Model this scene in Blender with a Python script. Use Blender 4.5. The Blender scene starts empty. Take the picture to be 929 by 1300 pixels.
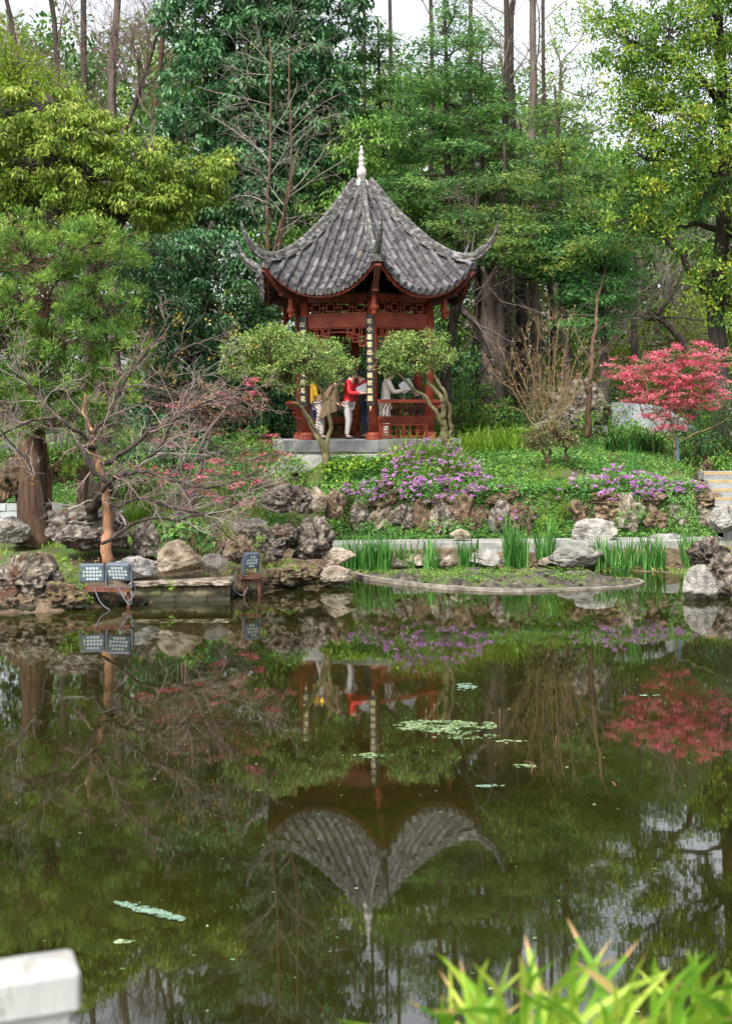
import bpy, math, random
import numpy as np
from mathutils import Vector, Matrix

# ------------------------------------------------------------------ camera maths
CAMH, FPX, PX0, PY0, ROLL = 2.96, 1670.0, 464.5, 530.0, math.radians(0.52)
def P(px, py, D):
    """the point at depth D that the photograph shows at px, py"""
    dx, dy = px-PX0, py-PY0
    c, s = math.cos(ROLL), math.sin(ROLL)
    u, v = dx*c-dy*s, dx*s+dy*c
    return np.array([u*D/FPX, D, CAMH-v*D/FPX])
def M2(D): return D/FPX          # metres per photo pixel at depth D

scene = bpy.context.scene
COL = scene.collection
rs = np.random.RandomState

# ------------------------------------------------------------------ noise (vectorised)
def _hash(ix, iy, iz, seed):
    h = (ix*374761393 + iy*668265263 + iz*2147483647 + seed*1274126177) & 0xffffffff
    h = ((h ^ (h >> 13))*1274126177) & 0xffffffff
    h = ((h ^ (h >> 16))*2246822519) & 0xffffffff
    return ((h ^ (h >> 15)) & 0xffff)/65535.0
def vnoise(p, seed=0):
    p = np.asarray(p, float); i = np.floor(p).astype(np.int64); f = p-i; f = f*f*(3-2*f)
    r = 0
    for a in (0, 1):
        for b in (0, 1):
            for c in (0, 1):
                w = (f[:, 0] if a else 1-f[:, 0])*(f[:, 1] if b else 1-f[:, 1])*(f[:, 2] if c else 1-f[:, 2])
                r = r+w*_hash(i[:, 0]+a, i[:, 1]+b, i[:, 2]+c, seed)
    return r*2-1
def fbm(p, o=4, seed=0, g=.5):
    r = 0; a = 1.
    for k in range(o):
        r = r+a*vnoise(np.asarray(p)*2**k, seed+k*7); a *= g
    return r
def norm(v):
    v = np.asarray(v, float); return v/np.maximum(np.linalg.norm(v, axis=-1, keepdims=True), 1e-9)

# ------------------------------------------------------------------ mesh builder
class MB:
    def __init__(s): s.v = []; s.f = []; s.n = 0        # f: (array F x k, material index, smooth, tint array)
    def add(s, v, f, mi=0, smooth=False, tint=None):
        v = np.asarray(v, float).reshape(-1, 3)
        if isinstance(f, list) and len({len(q) for q in f}) > 1:
            s.v.append(v); b = s.n; s.n += len(v)
            for k in sorted({len(q) for q in f}):
                g = np.array([q for q in f if len(q) == k], np.int64); s.f.append((g+b, mi, smooth, np.full(len(g), 0. if tint is None else float(np.mean(tint)))))
            return s
        f = np.asarray(f, np.int64)
        s.v.append(v); s.f.append((f+s.n, mi, smooth, np.zeros(len(f)) if tint is None else np.broadcast_to(np.asarray(tint, float), (len(f),))))
        s.n += len(v); return s
    def box(s, c, d, ax=None, mi=0, tint=0.):
        """c centre, d full sizes, ax 3x3 rows = axes"""
        ax = np.eye(3) if ax is None else np.asarray(ax, float)
        q = np.array([[x, y, z] for x in (-.5, .5) for y in (-.5, .5) for z in (-.5, .5)])*np.asarray(d)
        v = np.asarray(c)+q@ax
        f = [[0, 1, 3, 2], [4, 6, 7, 5], [0, 4, 5, 1], [2, 3, 7, 6], [0, 2, 6, 4], [1, 5, 7, 3]]
        return s.add(v, f, mi, False, tint)
    def bar(s, a, b, w, h=None, mi=0, tint=0., up=(0, 0, 1)):
        a = np.asarray(a, float); b = np.asarray(b, float); h = h or w
        t = norm(b-a); side = np.cross(t, up)
        if np.linalg.norm(side) < 1e-4: side = np.cross(t, (0, 1, 0))
        side = norm(side); u = np.cross(side, t)
        return s.box((a+b)/2, (np.linalg.norm(b-a), w, h), [t, side, u], mi, tint)
    def tubes(s, paths, radii, n=6, mi=0, caps=True, tint=None):
        """paths M x K x 3, radii M x K"""
        p = np.asarray(paths, float); r = np.asarray(radii, float)
        if p.ndim == 2: p = p[None]; r = r[None]
        M, K, _ = p.shape
        if M == 0: return s
        t = np.gradient(p, axis=1); t = norm(t)
        ref = np.where(np.abs(t[:, :1, 2:3]) > .9, np.array([1., 0, 0]), np.array([0, 0, 1.]))
        ref = np.broadcast_to(ref, t.shape)
        a = norm(np.cross(t, ref)); b = np.cross(t, a)
        th = np.arange(n)*2*math.pi/n
        v = p[:, :, None]+r[:, :, None, None]*(np.cos(th)[None, None, :, None]*a[:, :, None]+np.sin(th)[None, None, :, None]*b[:, :, None])
        idx = np.arange(M*K*n).reshape(M, K, n)
        i2 = np.roll(idx, -1, axis=2)
        f = np.stack([idx[:, :-1], i2[:, :-1], i2[:, 1:], idx[:, 1:]], -1)
        tt = None if tint is None else np.repeat(np.asarray(tint), (K-1)*n)
        f = f.reshape(-1, 4)
        base = s.n
        s.add(v, f, mi, True, tt)
        if caps and n > 3:
            for e in (0, K-1):
                c = idx[:, e, :] if e else idx[:, e, ::-1]
                s.f.append((c+base, mi, False, np.zeros(M)))
        return s
    def lathe(s, prof, c, n=20, mi=0, smooth=True, ax=None):
        prof = np.asarray(prof, float); th = np.arange(n)*2*math.pi/n
        v = np.stack([prof[:, 0:1]*np.cos(th), prof[:, 0:1]*np.sin(th), prof[:, 1:2]*np.ones(n)], -1).reshape(-1, 3)
        if ax is not None: v = v@np.asarray(ax, float)
        v = v+np.asarray(c)
        idx = np.arange(len(prof)*n).reshape(len(prof), n); i2 = np.roll(idx, -1, 1)
        f = np.stack([idx[:-1], i2[:-1], i2[1:], idx[1:]], -1).reshape(-1, 4)
        base = s.n
        s.add(v, f, mi, smooth)
        s.f.append((idx[:1, ::-1]+base, mi, False, np.zeros(1))); s.f.append((idx[-1:]+base, mi, False, np.zeros(1)))
        return s
    def prism(s, poly, z0, z1, mi=0):
        poly = np.asarray(poly, float); n = len(poly)
        v = np.concatenate([np.c_[poly, np.full(n, z0)], np.c_[poly, np.full(n, z1)]])
        q = [[i, (i+1) % n, (i+1) % n+n, i+n] for i in range(n)]
        base = s.n; s.add(v, q, mi)
        s.f.append((np.arange(n)[None, ::-1]+base, mi, False, np.zeros(1))); s.f.append((np.arange(n)[None]+n+base, mi, False, np.zeros(1)))
        return s
    def leaves(s, C, d, nrm, L, W, mi=0, tint=None, fold=.18):
        C = np.asarray(C, float); N = len(C)
        if N == 0: return s
        d = norm(d); sd = norm(np.cross(d, nrm)); up = np.cross(sd, d)
        L = np.broadcast_to(np.asarray(L, float), (N,))[:, None]; W = np.broadcast_to(np.asarray(W, float), (N,))[:, None]
        v = np.stack([C, C+d*L*.45+sd*W*.5+up*W*fold, C+d*L-up*L*.06, C+d*L*.45-sd*W*.5+up*W*fold], 1)
        f = np.arange(N*4).reshape(N, 4)
        return s.add(v, f, mi, False, tint)
    def blades(s, B, az, L, W, lean, bend, K=4, mi=0, tint=None, tip=None):
        """grass-like blades: base B, leaning to azimuth az by lean rad, bending further by bend rad"""
        B = np.asarray(B, float); N = len(B)
        bc = lambda q: np.broadcast_to(np.asarray(q, float), (N,))
        az, L, W, lean, bend = map(bc, (az, L, W, lean, bend))
        h = np.stack([np.cos(az), np.sin(az), 0*az], -1); sd = np.stack([-np.sin(az), np.cos(az), 0*az], -1)
        p = B.copy(); V = []
        for k in range(K+1):
            t = k/K; w = W*(1-t**2.2)*(.55+.45*min(1, t*3)) if k < K else W*.02
            V += [p-sd*w[:, None]/2, p+sd*w[:, None]/2]
            a = lean+bend*t*1.3
            p = p+(h*np.sin(a)[:, None]+np.array([0, 0, 1.])*np.cos(a)[:, None])*(L/K)[:, None]
        v = np.stack(V, 1); idx = np.arange(N*2*(K+1)).reshape(N, 2*(K+1))
        f = np.stack([idx[:, [2*k, 2*k+1, 2*k+3, 2*k+2]] for k in range(K)], 1).reshape(-1, 4)
        t = np.zeros(N) if tint is None else bc(tint); t = np.repeat(t, K).reshape(N, K).copy()
        if tip is not None: t[:, -1] = np.where(bc(tip) > 0, bc(tip), t[:, -1])
        return s.add(v, f, mi, True, t.reshape(-1))
    def mesh(s, name, mats, off=(0, 0, 0)):
        v = np.concatenate(s.v)-np.asarray(off, float); me = bpy.data.meshes.new(name)
        me.vertices.add(len(v)); me.vertices.foreach_set('co', v.astype(np.float32).ravel())
        li = np.concatenate([f.ravel() for f, *_ in s.f]); tot = np.concatenate([np.full(len(f), f.shape[1]) for f, *_ in s.f])
        st = np.concatenate([[0], np.cumsum(tot)[:-1]])
        me.loops.add(len(li)); me.loops.foreach_set('vertex_index', li.astype(np.int32))
        me.polygons.add(len(tot)); me.polygons.foreach_set('loop_start', st.astype(np.int32)); me.polygons.foreach_set('loop_total', tot.astype(np.int32))
        me.polygons.foreach_set('use_smooth', np.concatenate([np.full(len(f), sm) for f, _, sm, _ in s.f]))
        me.polygons.foreach_set('material_index', np.concatenate([np.full(len(f), mi) for f, mi, *_ in s.f]).astype(np.int32))
        at = me.attributes.new('tint', 'FLOAT', 'FACE'); at.data.foreach_set('value', np.concatenate([t for *_, t in s.f]).astype(np.float32))
        for m in (mats if isinstance(mats, (list, tuple)) else [mats]): me.materials.append(m)
        me.update(calc_edges=True)
        return me

def tag(o, label=None, cat=None, group=None, kind=None):
    for k, v in (('label', label), ('category', cat), ('group', group), ('kind', kind)):
        if v: o[k] = v
    return o
def thing(name, label, cat, loc=(0, 0, 0), group=None):
    o = bpy.data.objects.new(name, None); COL.objects.link(o); o.location = tuple(map(float, loc)); o.empty_display_size = .2
    return tag(o, label, cat, group)
def part(name, mb, mats, parent, label=None, kind=None):
    """a mesh built in world coordinates, hung under its thing"""
    root = parent
    while root.parent: root = root.parent
    me = mb if isinstance(mb, bpy.types.Mesh) else mb.mesh(name, mats, tuple(root.location))
    o = bpy.data.objects.new(name, me); COL.objects.link(o); o.parent = parent
    return tag(o, label, None, None, kind)
def single(name, mb, mats, label=None, cat=None, group=None, kind=None, loc=None):
    if loc is None:
        allv = np.concatenate(mb.v); loc = ((allv[:, 0].min()+allv[:, 0].max())/2, (allv[:, 1].min()+allv[:, 1].max())/2, allv[:, 2].min())
    loc = tuple(map(float, loc))
    o = bpy.data.objects.new(name, mb.mesh(name, mats, loc)); COL.objects.link(o); o.location = loc
    return tag(o, label, cat, group, kind)

# ------------------------------------------------------------------ materials
def newmat(name):
    m = bpy.data.materials.new(name); m.use_nodes = True; nt = m.node_tree; nt.nodes.clear()
    return m, nt, nt.nodes, nt.links
def ramp(nt, stops, fac=None):
    r = nt.nodes.new('ShaderNodeValToRGB'); e = r.color_ramp.elements
    while len(e) > 1: e.remove(e[-1])
    e[0].position = stops[0][0]; e[0].color = (*stops[0][1], 1)
    for p, c in stops[1:]:
        q = e.new(p); q.color = (*c, 1)
    if fac is not None: nt.links.new(fac, r.inputs[0])
    return r
def noise(nt, vec, scale, detail=4, rough=.55, dist=0.):
    n = nt.nodes.new('ShaderNodeTexNoise'); n.inputs['Scale'].default_value = scale; n.inputs['Detail'].default_value = detail
    n.inputs['Roughness'].default_value = rough; n.inputs['Distortion'].default_value = dist
    if vec is not None: nt.links.new(vec, n.inputs['Vector'])
    return n
def geo(nt): return nt.nodes.new('ShaderNodeNewGeometry').outputs['Position']
def mapping(nt, vec, scale):
    m = nt.nodes.new('ShaderNodeMapping'); m.inputs['Scale'].default_value = scale; nt.links.new(vec, m.inputs['Vector']); return m.outputs[0]
def mixc(nt, fac, a, b, mode='MIX'):
    m = nt.nodes.new('ShaderNodeMix'); m.data_type = 'RGBA'; m.blend_type = mode
    for s, v in ((0, fac), (6, a), (7, b)):
        if hasattr(v, 'is_output') or isinstance(v, bpy.types.NodeSocket): nt.links.new(v, m.inputs[s])
        elif s == 0: m.inputs[0].default_value = v
        else: m.inputs[s].default_value = (*v, 1)
    return m.outputs[2]
def leafmat(name, cols, trans=.35, rough=.5, spec=.4, clump=.7, scale=.9):
    """cols: dark to light leaf colours, chosen by a per-leaf tint and a clump-sized noise"""
    m, nt, N, L = newmat(name)
    at = N.new('ShaderNodeAttribute'); at.attribute_name = 'tint'
    ns = noise(nt, geo(nt), scale, 2)
    a = N.new('ShaderNodeMath'); a.operation = 'MULTIPLY_ADD'; L.new(ns.outputs[0], a.inputs[0]); a.inputs[1].default_value = clump; 
    b = N.new('ShaderNodeMath'); b.operation = 'MULTIPLY_ADD'; L.new(at.outputs['Fac'], b.inputs[0]); b.inputs[1].default_value = 1.; b.inputs[2].default_value = -clump/2
    L.new(b.outputs[0], a.inputs[2])
    r = ramp(nt, [(i/(len(cols)-1), c) for i, c in enumerate(cols)], a.outputs[0])
    p = N.new('ShaderNodeBsdfPrincipled'); p.inputs['Roughness'].default_value = rough; p.inputs['Specular IOR Level'].default_value = spec
    L.new(r.outputs[0], p.inputs['Base Color'])
    t = N.new('ShaderNodeBsdfTranslucent'); L.new(r.outputs[0], t.inputs[0])
    mx = N.new('ShaderNodeMixShader'); mx.inputs[0].default_value = trans; L.new(p.outputs[0], mx.inputs[1]); L.new(t.outputs[0], mx.inputs[2])
    o = N.new('ShaderNodeOutputMaterial'); L.new(mx.outputs[0], o.inputs[0])
    return m
def surf(name, stops, scale=3., rough=.8, bump=.3, bscale=None, stretch=(1, 1, 1), detail=6, spec=.3, moss=None, tintamt=0., extra=None, bdist=.02, wet=False):
    m, nt, N, L = newmat(name)
    vec = mapping(nt, geo(nt), stretch)
    n1 = noise(nt, vec, scale, detail, .6, .4); fac = n1.outputs[0]
    if tintamt:
        at = N.new('ShaderNodeAttribute'); at.attribute_name = 'tint'
        a = N.new('ShaderNodeMath'); a.operation = 'MULTIPLY_ADD'; L.new(at.outputs['Fac'], a.inputs[0]); a.inputs[1].default_value = tintamt; L.new(fac, a.inputs[2]); fac = a.outputs[0]
    col = ramp(nt, stops, fac).outputs[0]
    if extra:           # (scale, threshold, colour): blotches of another colour
        for sc, th, c in extra:
            n2 = noise(nt, vec, sc, 5, .65)
            r2 = ramp(nt, [(th, (0, 0, 0)), (min(1, th+.08), (1, 1, 1))], n2.outputs[0])
            col = mixc(nt, r2.outputs[0], col, c)
    if moss:            # moss settles on faces that look up
        g = N.new('ShaderNodeNewGeometry'); sx = N.new('ShaderNodeSeparateXYZ'); L.new(g.outputs['Normal'], sx.inputs[0])
        n3 = noise(nt, vec, 4., 5, .7); q = N.new('ShaderNodeMath'); q.operation = 'MULTIPLY'; L.new(sx.outputs[2], q.inputs[0]); L.new(n3.outputs[0], q.inputs[1])
        r3 = ramp(nt, [(moss[0], (0, 0, 0)), (moss[0]+.12, (1, 1, 1))], q.outputs[0]); col = mixc(nt, r3.outputs[0], col, moss[1])
    if wet:             # stones differ from one another, and carry a wet, algae-stained band at the waterline
        oi = N.new('ShaderNodeObjectInfo'); vr = ramp(nt, [(0, (.55, .53, .5)), (.35, (.85, .8, .72)), (.7, (1., 1., 1.)), (1, (1.15, 1.12, 1.05))], oi.outputs['Random']); col = mixc(nt, 1., col, vr.outputs[0], 'MULTIPLY')
        sz = N.new('ShaderNodeSeparateXYZ'); L.new(geo(nt), sz.inputs[0]); nz = noise(nt, geo(nt), 5, 3, .6); ma = N.new('ShaderNodeMath'); ma.operation = 'MULTIPLY_ADD'; L.new(nz.outputs[0], ma.inputs[0]); ma.inputs[1].default_value = -.16; L.new(sz.outputs[2], ma.inputs[2])
        wr = ramp(nt, [(.0, (1, 1, 1)), (.05, (0, 0, 0))], ma.outputs[0]); col = mixc(nt, wr.outputs[0], col, (.035, .035, .02))
    p = N.new('ShaderNodeBsdfPrincipled'); p.inputs['Roughness'].default_value = rough; p.inputs['Specular IOR Level'].default_value = spec
    L.new(col, p.inputs['Base Color'])
    if bump:
        n4 = noise(nt, vec, bscale or scale*5, 6, .65); b = N.new('ShaderNodeBump'); b.inputs['Strength'].default_value = bump; b.inputs['Distance'].default_value = bdist
        L.new(n4.outputs[0], b.inputs['Height']); L.new(b.outputs[0], p.inputs['Normal'])
    o = N.new('ShaderNodeOutputMaterial'); L.new(p.outputs[0], o.inputs[0])
    return m
def plain(name, c, rough=.6, var=.25, scale=8., spec=.4, **k):
    return surf(name, [(.3, tuple(x*(1-var) for x in c)), (.7, tuple(min(1, x*(1+var)) for x in c))], scale, rough, k.pop('bump', .1), spec=spec, **k)

# ------------------------------------------------------------------ terrain
SX = np.array([-60, -20, -14, -7.5, -5.6, -4.9, -4.5, -3.7, -2.3, -1.75, -.4, .1, 3.4, 5.6, 5.9, 7.5, 14, 20, 60.])
SY = np.array([2., 5, 17, 19.8, 20.2, 20.3, 20.6, 21.2, 22., 23.1, 23.5, 25.2, 25.35, 24.6, 21.4, 20.6, 16, 4, 2.])
def shore(X): return np.interp(X, SX, SY)
def H(X, Y):
    X = np.asarray(X, float); Y = np.asarray(Y, float); S = shore(X); d = Y-S
    left = np.interp(d, [0, .3, 1.2, 3, 5, 7, 9, 11, 60], [0, .28, .5, .85, 1.2, 1.65, 2.15, 2.4, 3.5])
    fl = np.interp(d, [0, .3, 1.2, 3, 7, 9, 12, 60], [0, .3, .45, .62, .72, .95, 2., 3.5])
    cen = np.interp(Y, [25.2, 25.45, 25.65, 26.72, 26.95, 27.05, 27.3, 27.7, 28.2, 28.6, 34, 60], [.0, .2, .36, .46, .8, 1.2, 1.5, 2.05, 2.13, 2.2, 2.42, 3.4])
    rig = np.interp(Y, [25.2, 25.45, 25.65, 26.72, 26.95, 27.1, 29, 31.5, 60], [0., .2, .36, .46, .8, 1.36, 1.92, 2.4, 3.4])
    sm = lambda a, b: np.clip((X-a)/(b-a), 0, 1)**2*(3-2*np.clip((X-a)/(b-a), 0, 1))
    left = fl+(left-fl)*sm(-5.2, -3.4)
    z = left+(cen-left)*sm(-2.6, -.6); z = z+(rig-z)*sm(1.4, 2.8)
    far_r = np.interp(d, [0, .4, 2.5, 4, 6, 8, 11, 60], [0, .35, .5, .6, .8, 1.5, 2.3, 3.4]); z = z+(np.minimum(z, np.maximum(far_r, 0))-z)*sm(6.8, 7.2)
    z = np.minimum(z, np.interp(d, [0, .35, 60], [0, .35, 100]))
    z = z+.03*np.sin(X*3.1+Y*1.7)*np.sin(Y*2.3-X)*np.clip(d, 0, 1)
    under = np.maximum(-.8, d*.45)
    z = np.where(d < 0, under, z)
    near = np.interp(Y, [3.1, 3.3], [1.43, -.6]); z = np.where(Y < 3.3, np.maximum(z, near)*(X > -.25)+np.where(X > -.25, 0, np.minimum(near, 1.1)), z)
    return z
# ------------------------------------------------------------------ materials in use
M = {}
M['bark'] = surf('bark_dark', [(.3, (.022, .017, .014)), (.55, (.055, .043, .035)), (.8, (.11, .09, .07))], 4, .9, .8, stretch=(3, 3, .7), bdist=.03)
M['bark_grey'] = surf('bark_grey', [(.3, (.06, .045, .04)), (.55, (.13, .1, .085)), (.8, (.2, .165, .14))], 4, .9, .8, stretch=(3, 3, .5), bdist=.03)
M['bark_orange'] = surf('bark_orange', [(.3, (.12, .065, .04)), (.5, (.3, .15, .08)), (.75, (.42, .27, .17))], 3, .85, .5, stretch=(2, 2, .8), bdist=.02)
M['bark_brown'] = surf('bark_brown', [(.3, (.05, .028, .02)), (.55, (.12, .07, .045)), (.8, (.19, .125, .09))], 5, .9, .8, stretch=(3, 3, .5), bdist=.03)
M['bark_moss'] = surf('bark_mossy', [(.3, (.05, .038, .022)), (.5, (.12, .1, .05)), (.75, (.2, .17, .09))], 5, .9, .6, stretch=(2, 2, .8), extra=[(3, .58, (.09, .12, .03))])
M['twig_pink'] = plain('twig_pinkish', (.19, .13, .115), .8, .3)
M['twig_grey'] = plain('twig_grey', (.26, .225, .19), .8, .3)
M['twig_dark'] = plain('twig_dark', (.085, .065, .055), .8, .3)
M['twig_olive'] = plain('twig_olive', (.19, .14, .065), .8, .3)
M['lf_yellow'] = leafmat('leaf_yellow_green', [(.04, .085, .012), (.13, .22, .022), (.28, .38, .05), (.5, .54, .14)], .38)
M['lf_bright'] = leafmat('leaf_bright_green', [(.08, .13, .01), (.22, .33, .025), (.38, .5, .05)], .45)
M['lf_podo'] = leafmat('leaf_narrow_green', [(.02, .06, .012), (.07, .17, .025), (.19, .34, .045), (.36, .5, .09)], .3)
M['lf_dark'] = leafmat('leaf_dark_green', [(.015, .05, .022), (.04, .125, .045), (.09, .22, .08), (.19, .36, .15)], .28, .4, .5)
M['lf_mid'] = leafmat('leaf_mid_green', [(.03, .09, .015), (.09, .23, .03), (.2, .38, .06), (.38, .5, .1)], .38)
M['lf_con'] = leafmat('leaf_conifer', [(.02, .065, .022), (.06, .17, .045), (.15, .31, .07), (.3, .45, .11)], .32)
M['lf_cony'] = leafmat('leaf_conifer_yellowing', [(.025, .075, .028), (.075, .18, .05), (.19, .32, .07), (.5, .5, .09)], .32)
M['lf_lime'] = leafmat('leaf_conifer_lime', [(.04, .14, .05), (.11, .29, .08), (.22, .45, .14)], .38)
M['lf_camphor'] = leafmat('leaf_camphor', [(.03, .09, .015), (.1, .23, .03), (.25, .4, .05), (.6, .58, .07)], .4, scale=.7)
M['lf_topiary'] = leafmat('leaf_topiary', [(.06, .11, .03), (.16, .27, .06), (.32, .45, .12), (.5, .52, .2)], .4, scale=2.)
M['lf_olive'] = leafmat('leaf_brown_olive', [(.08, .06, .03), (.16, .15, .06), (.27, .26, .11)], .3, scale=3)
M['lf_red'] = leafmat('leaf_maple_red', [(.42, .04, .09), (.74, .15, .24), (.86, .38, .42)], .5)
M['lf_dead'] = leafmat('leaf_dead_brown', [(.18, .085, .06), (.36, .19, .13), (.5, .31, .22)], .35)
M['lf_gold'] = leafmat('leaf_gold', [(.4, .2, .03), (.6, .4, .05), (.6, .5, .12)], .45)
M['petal'] = leafmat('petal_purple', [(.42, .12, .44), (.6, .26, .62), (.78, .5, .78)], .45)
M['petal_w'] = leafmat('petal_white', [(.5, .5, .42), (.7, .7, .62)], .3)
M['iris'] = leafmat('leaf_iris', [(.03, .11, .02), (.07, .24, .04), (.16, .38, .08), (.42, .4, .13)], .4, clump=.25)
M['grass'] = leafmat('leaf_grass', [(.07, .16, .02), (.16, .33, .04), (.3, .47, .07), (.48, .5, .14)], .4, scale=1.2)
M['clover'] = leafmat('leaf_ground_cover', [(.04, .12, .03), (.1, .27, .06), (.2, .41, .1), (.36, .5, .11)], .38, scale=1.3)
M['moss'] = leafmat('leaf_moss', [(.08, .17, .015), (.17, .32, .03), (.3, .42, .05)], .35, scale=2)
M['fern'] = leafmat('leaf_fern_lime', [(.1, .2, .02), (.26, .42, .04), (.42, .52, .07)], .45, scale=2)
M['clivia'] = leafmat('leaf_strap_dark', [(.015, .06, .015), (.04, .13, .03), (.1, .22, .05), (.5, .45, .06)], .25, .35, .5, clump=.2)
M['frond'] = leafmat('leaf_foreground', [(.06, .2, .015), (.22, .42, .03), (.5, .6, .09), (.6, .4, .18), (.5, .24, .13)], .45, clump=.35, scale=9)
M['rock_p'] = surf('rock_pitted', [(.33, (.028, .024, .021)), (.46, (.115, .098, .084)), (.56, (.27, .24, .21)), (.72, (.5, .46, .42))], 7, .9, 1., 17, bdist=.08, extra=[(2.6, .56, (.11, .055, .035)), (9, .6, (.035, .028, .024))], moss=(.5, (.1, .15, .03)), wet=True)
M['rock_b'] = surf('rock_brown', [(.33, (.035, .024, .016)), (.46, (.13, .09, .06)), (.58, (.25, .18, .12)), (.75, (.42, .35, .27))], 8, .9, 1., 18, bdist=.08, extra=[(2.5, .6, (.12, .13, .035))], moss=(.42, (.11, .15, .03)), wet=True)
M['rock_s'] = surf('rock_smooth_grey', [(.33, (.08, .08, .075)), (.48, (.21, .2, .19)), (.68, (.4, .39, .37))], 5, .85, .9, 12, bdist=.05, extra=[(5, .58, (.12, .09, .06)), (11, .64, (.42, .42, .4))], wet=True)
M['rock_t'] = surf('rock_tan_grey', [(.33, (.09, .07, .05)), (.48, (.24, .2, .155)), (.68, (.42, .37, .31))], 5, .85, .9, 12, bdist=.05, extra=[(4, .57, (.1, .08, .05)), (12, .64, (.45, .42, .37))], wet=True)
M['rock_w'] = surf('rock_pale', [(.33, (.11, .105, .095)), (.46, (.25, .245, .23)), (.66, (.41, .405, .39))], 5, .85, .9, 12, bdist=.05, extra=[(6, .64, (.2, .17, .13))], wet=True)
M['mosswall'] = surf('mossy_masonry', [(.3, (.06, .05, .03)), (.5, (.19, .17, .11)), (.7, (.34, .31, .22))], 2.5, .9, .9, 9, bdist=.04, extra=[(3, .58, (.1, .13, .04)), (1.5, .62, (.12, .05, .03))], wet=True)

# ------------------------------------------------------------------ rocks
_ico = {}
def ico(lv):
    if lv not in _ico:
        import bmesh
        bm = bmesh.new(); bmesh.ops.create_icosphere(bm, subdivisions=lv, radius=1)
        _ico[lv] = (np.array([v.co[:] for v in bm.verts]), np.array([[v.index for v in f.verts] for f in bm.faces])); bm.free()
    return _ico[lv]
def rock_mb(seed, c, size, style, lv=5, mb=None, rot=None):
    """c = middle of the rock's foot; size = width, depth, height"""
    rng = rs(seed); d, f = ico(lv); mb = mb or MB()
    r = np.ones(len(d))
    npl = {'P': 9, 'S': 11, 'F': 10, 'B': 9}[style]
    pl = norm(rng.normal(size=(npl, 3))); off = rng.uniform(.5 if style in 'SF' else .6, .9, npl)
    for n, o in zip(pl, off):
        q = d@n; lim = np.where(q > .05, o/np.maximum(q, .05), 9); r = np.minimum(r, lim)
    p = d*r[:, None]
    o = rng.uniform(0, 50, 3)
    if style in 'PB':
        n1 = fbm(d*1.6+o, 4, seed); n2 = fbm(d*4.5+o, 3, seed+3)
        pits = np.clip(vnoise(d*3.2+o+3, seed+9)-.15, 0, 1)
        rid = 1-np.abs(vnoise(d*2.6+o+7, seed+11))*2
        p = p*(1+.2*n1+.13*n2-.6*pits+.1*rid)[:, None]
        p = p+d*(.06*fbm(d*11+o, 3, seed+5))[:, None]
    else:
        strat = np.abs(((p@norm(rng.normal(size=3)+[0, 0, 1.]))*5+vnoise(d*2+o, seed+6)) % 1-.5)
        p = p*(1+.09*fbm(d*2+o, 3, seed)+.05*fbm(d*6+o, 3, seed+2)+.03*vnoise(d*20+o, seed+4)-.04*np.clip(strat-.3, 0, 1)*5)[:, None]
    p = (p-p.min(0))/(p.max(0)-p.min(0))-np.array([.5, .5, 0])
    p[:, 2] = np.where(p[:, 2] < .12, .12+(p[:, 2]-.12)*.3, p[:, 2])
    a = rng.uniform(-.25, .25) if rot is None else rot
    p = p*np.asarray(size); ca, sa = math.cos(a), math.sin(a)
    p = np.c_[p[:, 0]*ca-p[:, 1]*sa, p[:, 0]*sa+p[:, 1]*ca, p[:, 2]]+np.asarray(c)-np.array([0, 0, .07*size[2]])
    return mb.add(p, f, 0, False)
def rock(cx, by, D, w, h, style, mat, label, group=None, name='rock', depth=.8, seed=None):
    c = P(cx, by, D); k = M2(D); seed = seed or int(cx*7+by)
    mb = rock_mb(seed, (c[0], D+w*k*depth*.5, c[2]), (w*k*1.04, w*k*depth, h*k*1.06), style)
    return single(name, mb, M[mat], label, 'rock', group)

# ------------------------------------------------------------------ trees
def curve(pts, n, rng=None, wob=0.):
    """smooth curve through points -> n points"""
    p = np.asarray(pts, float); m = len(p)
    if m == 2: q = p[0]+(p[1]-p[0])*np.linspace(0, 1, n)[:, None]
    else:
        ext = np.concatenate([[2*p[0]-p[1]], p, [2*p[-1]-p[-2]]]); t = np.linspace(0, m-1-1e-6, n); i = t.astype(int); u = (t-i)[:, None]
        a, b, c, d = ext[i], ext[i+1], ext[i+2], ext[i+3]
        q = .5*((2*b)+(-a+c)*u+(2*a-5*b+4*c-d)*u**2+(-a+3*b-3*c+d)*u**3)
    if rng is not None and wob:
        w = rng.normal(size=(n, 3)); w = (w+np.roll(w, 1, 0)+np.roll(w, -1, 0))/3; w[0] = 0; q = q+w*wob
    return q
def pix(pts, off=0): return np.array([P(x, y, d) for x, y, d in pts])
def branchset(rng, p0, d0, L, r0, K=5, wob=.25, grav=0., rend=.35):
    N = len(p0); d = norm(d0); p = np.asarray(p0, float); out = [p]
    for k in range(K-1):
        d = norm(d+rng.normal(size=(N, 3))*wob+np.array([0, 0, grav])); p = p+d*(np.asarray(L)/(K-1))[:, None]; out.append(p)
    path = np.stack(out, 1); rad = np.asarray(r0)[:, None]*np.linspace(1, rend, K)[None]
    return path, rad
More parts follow.
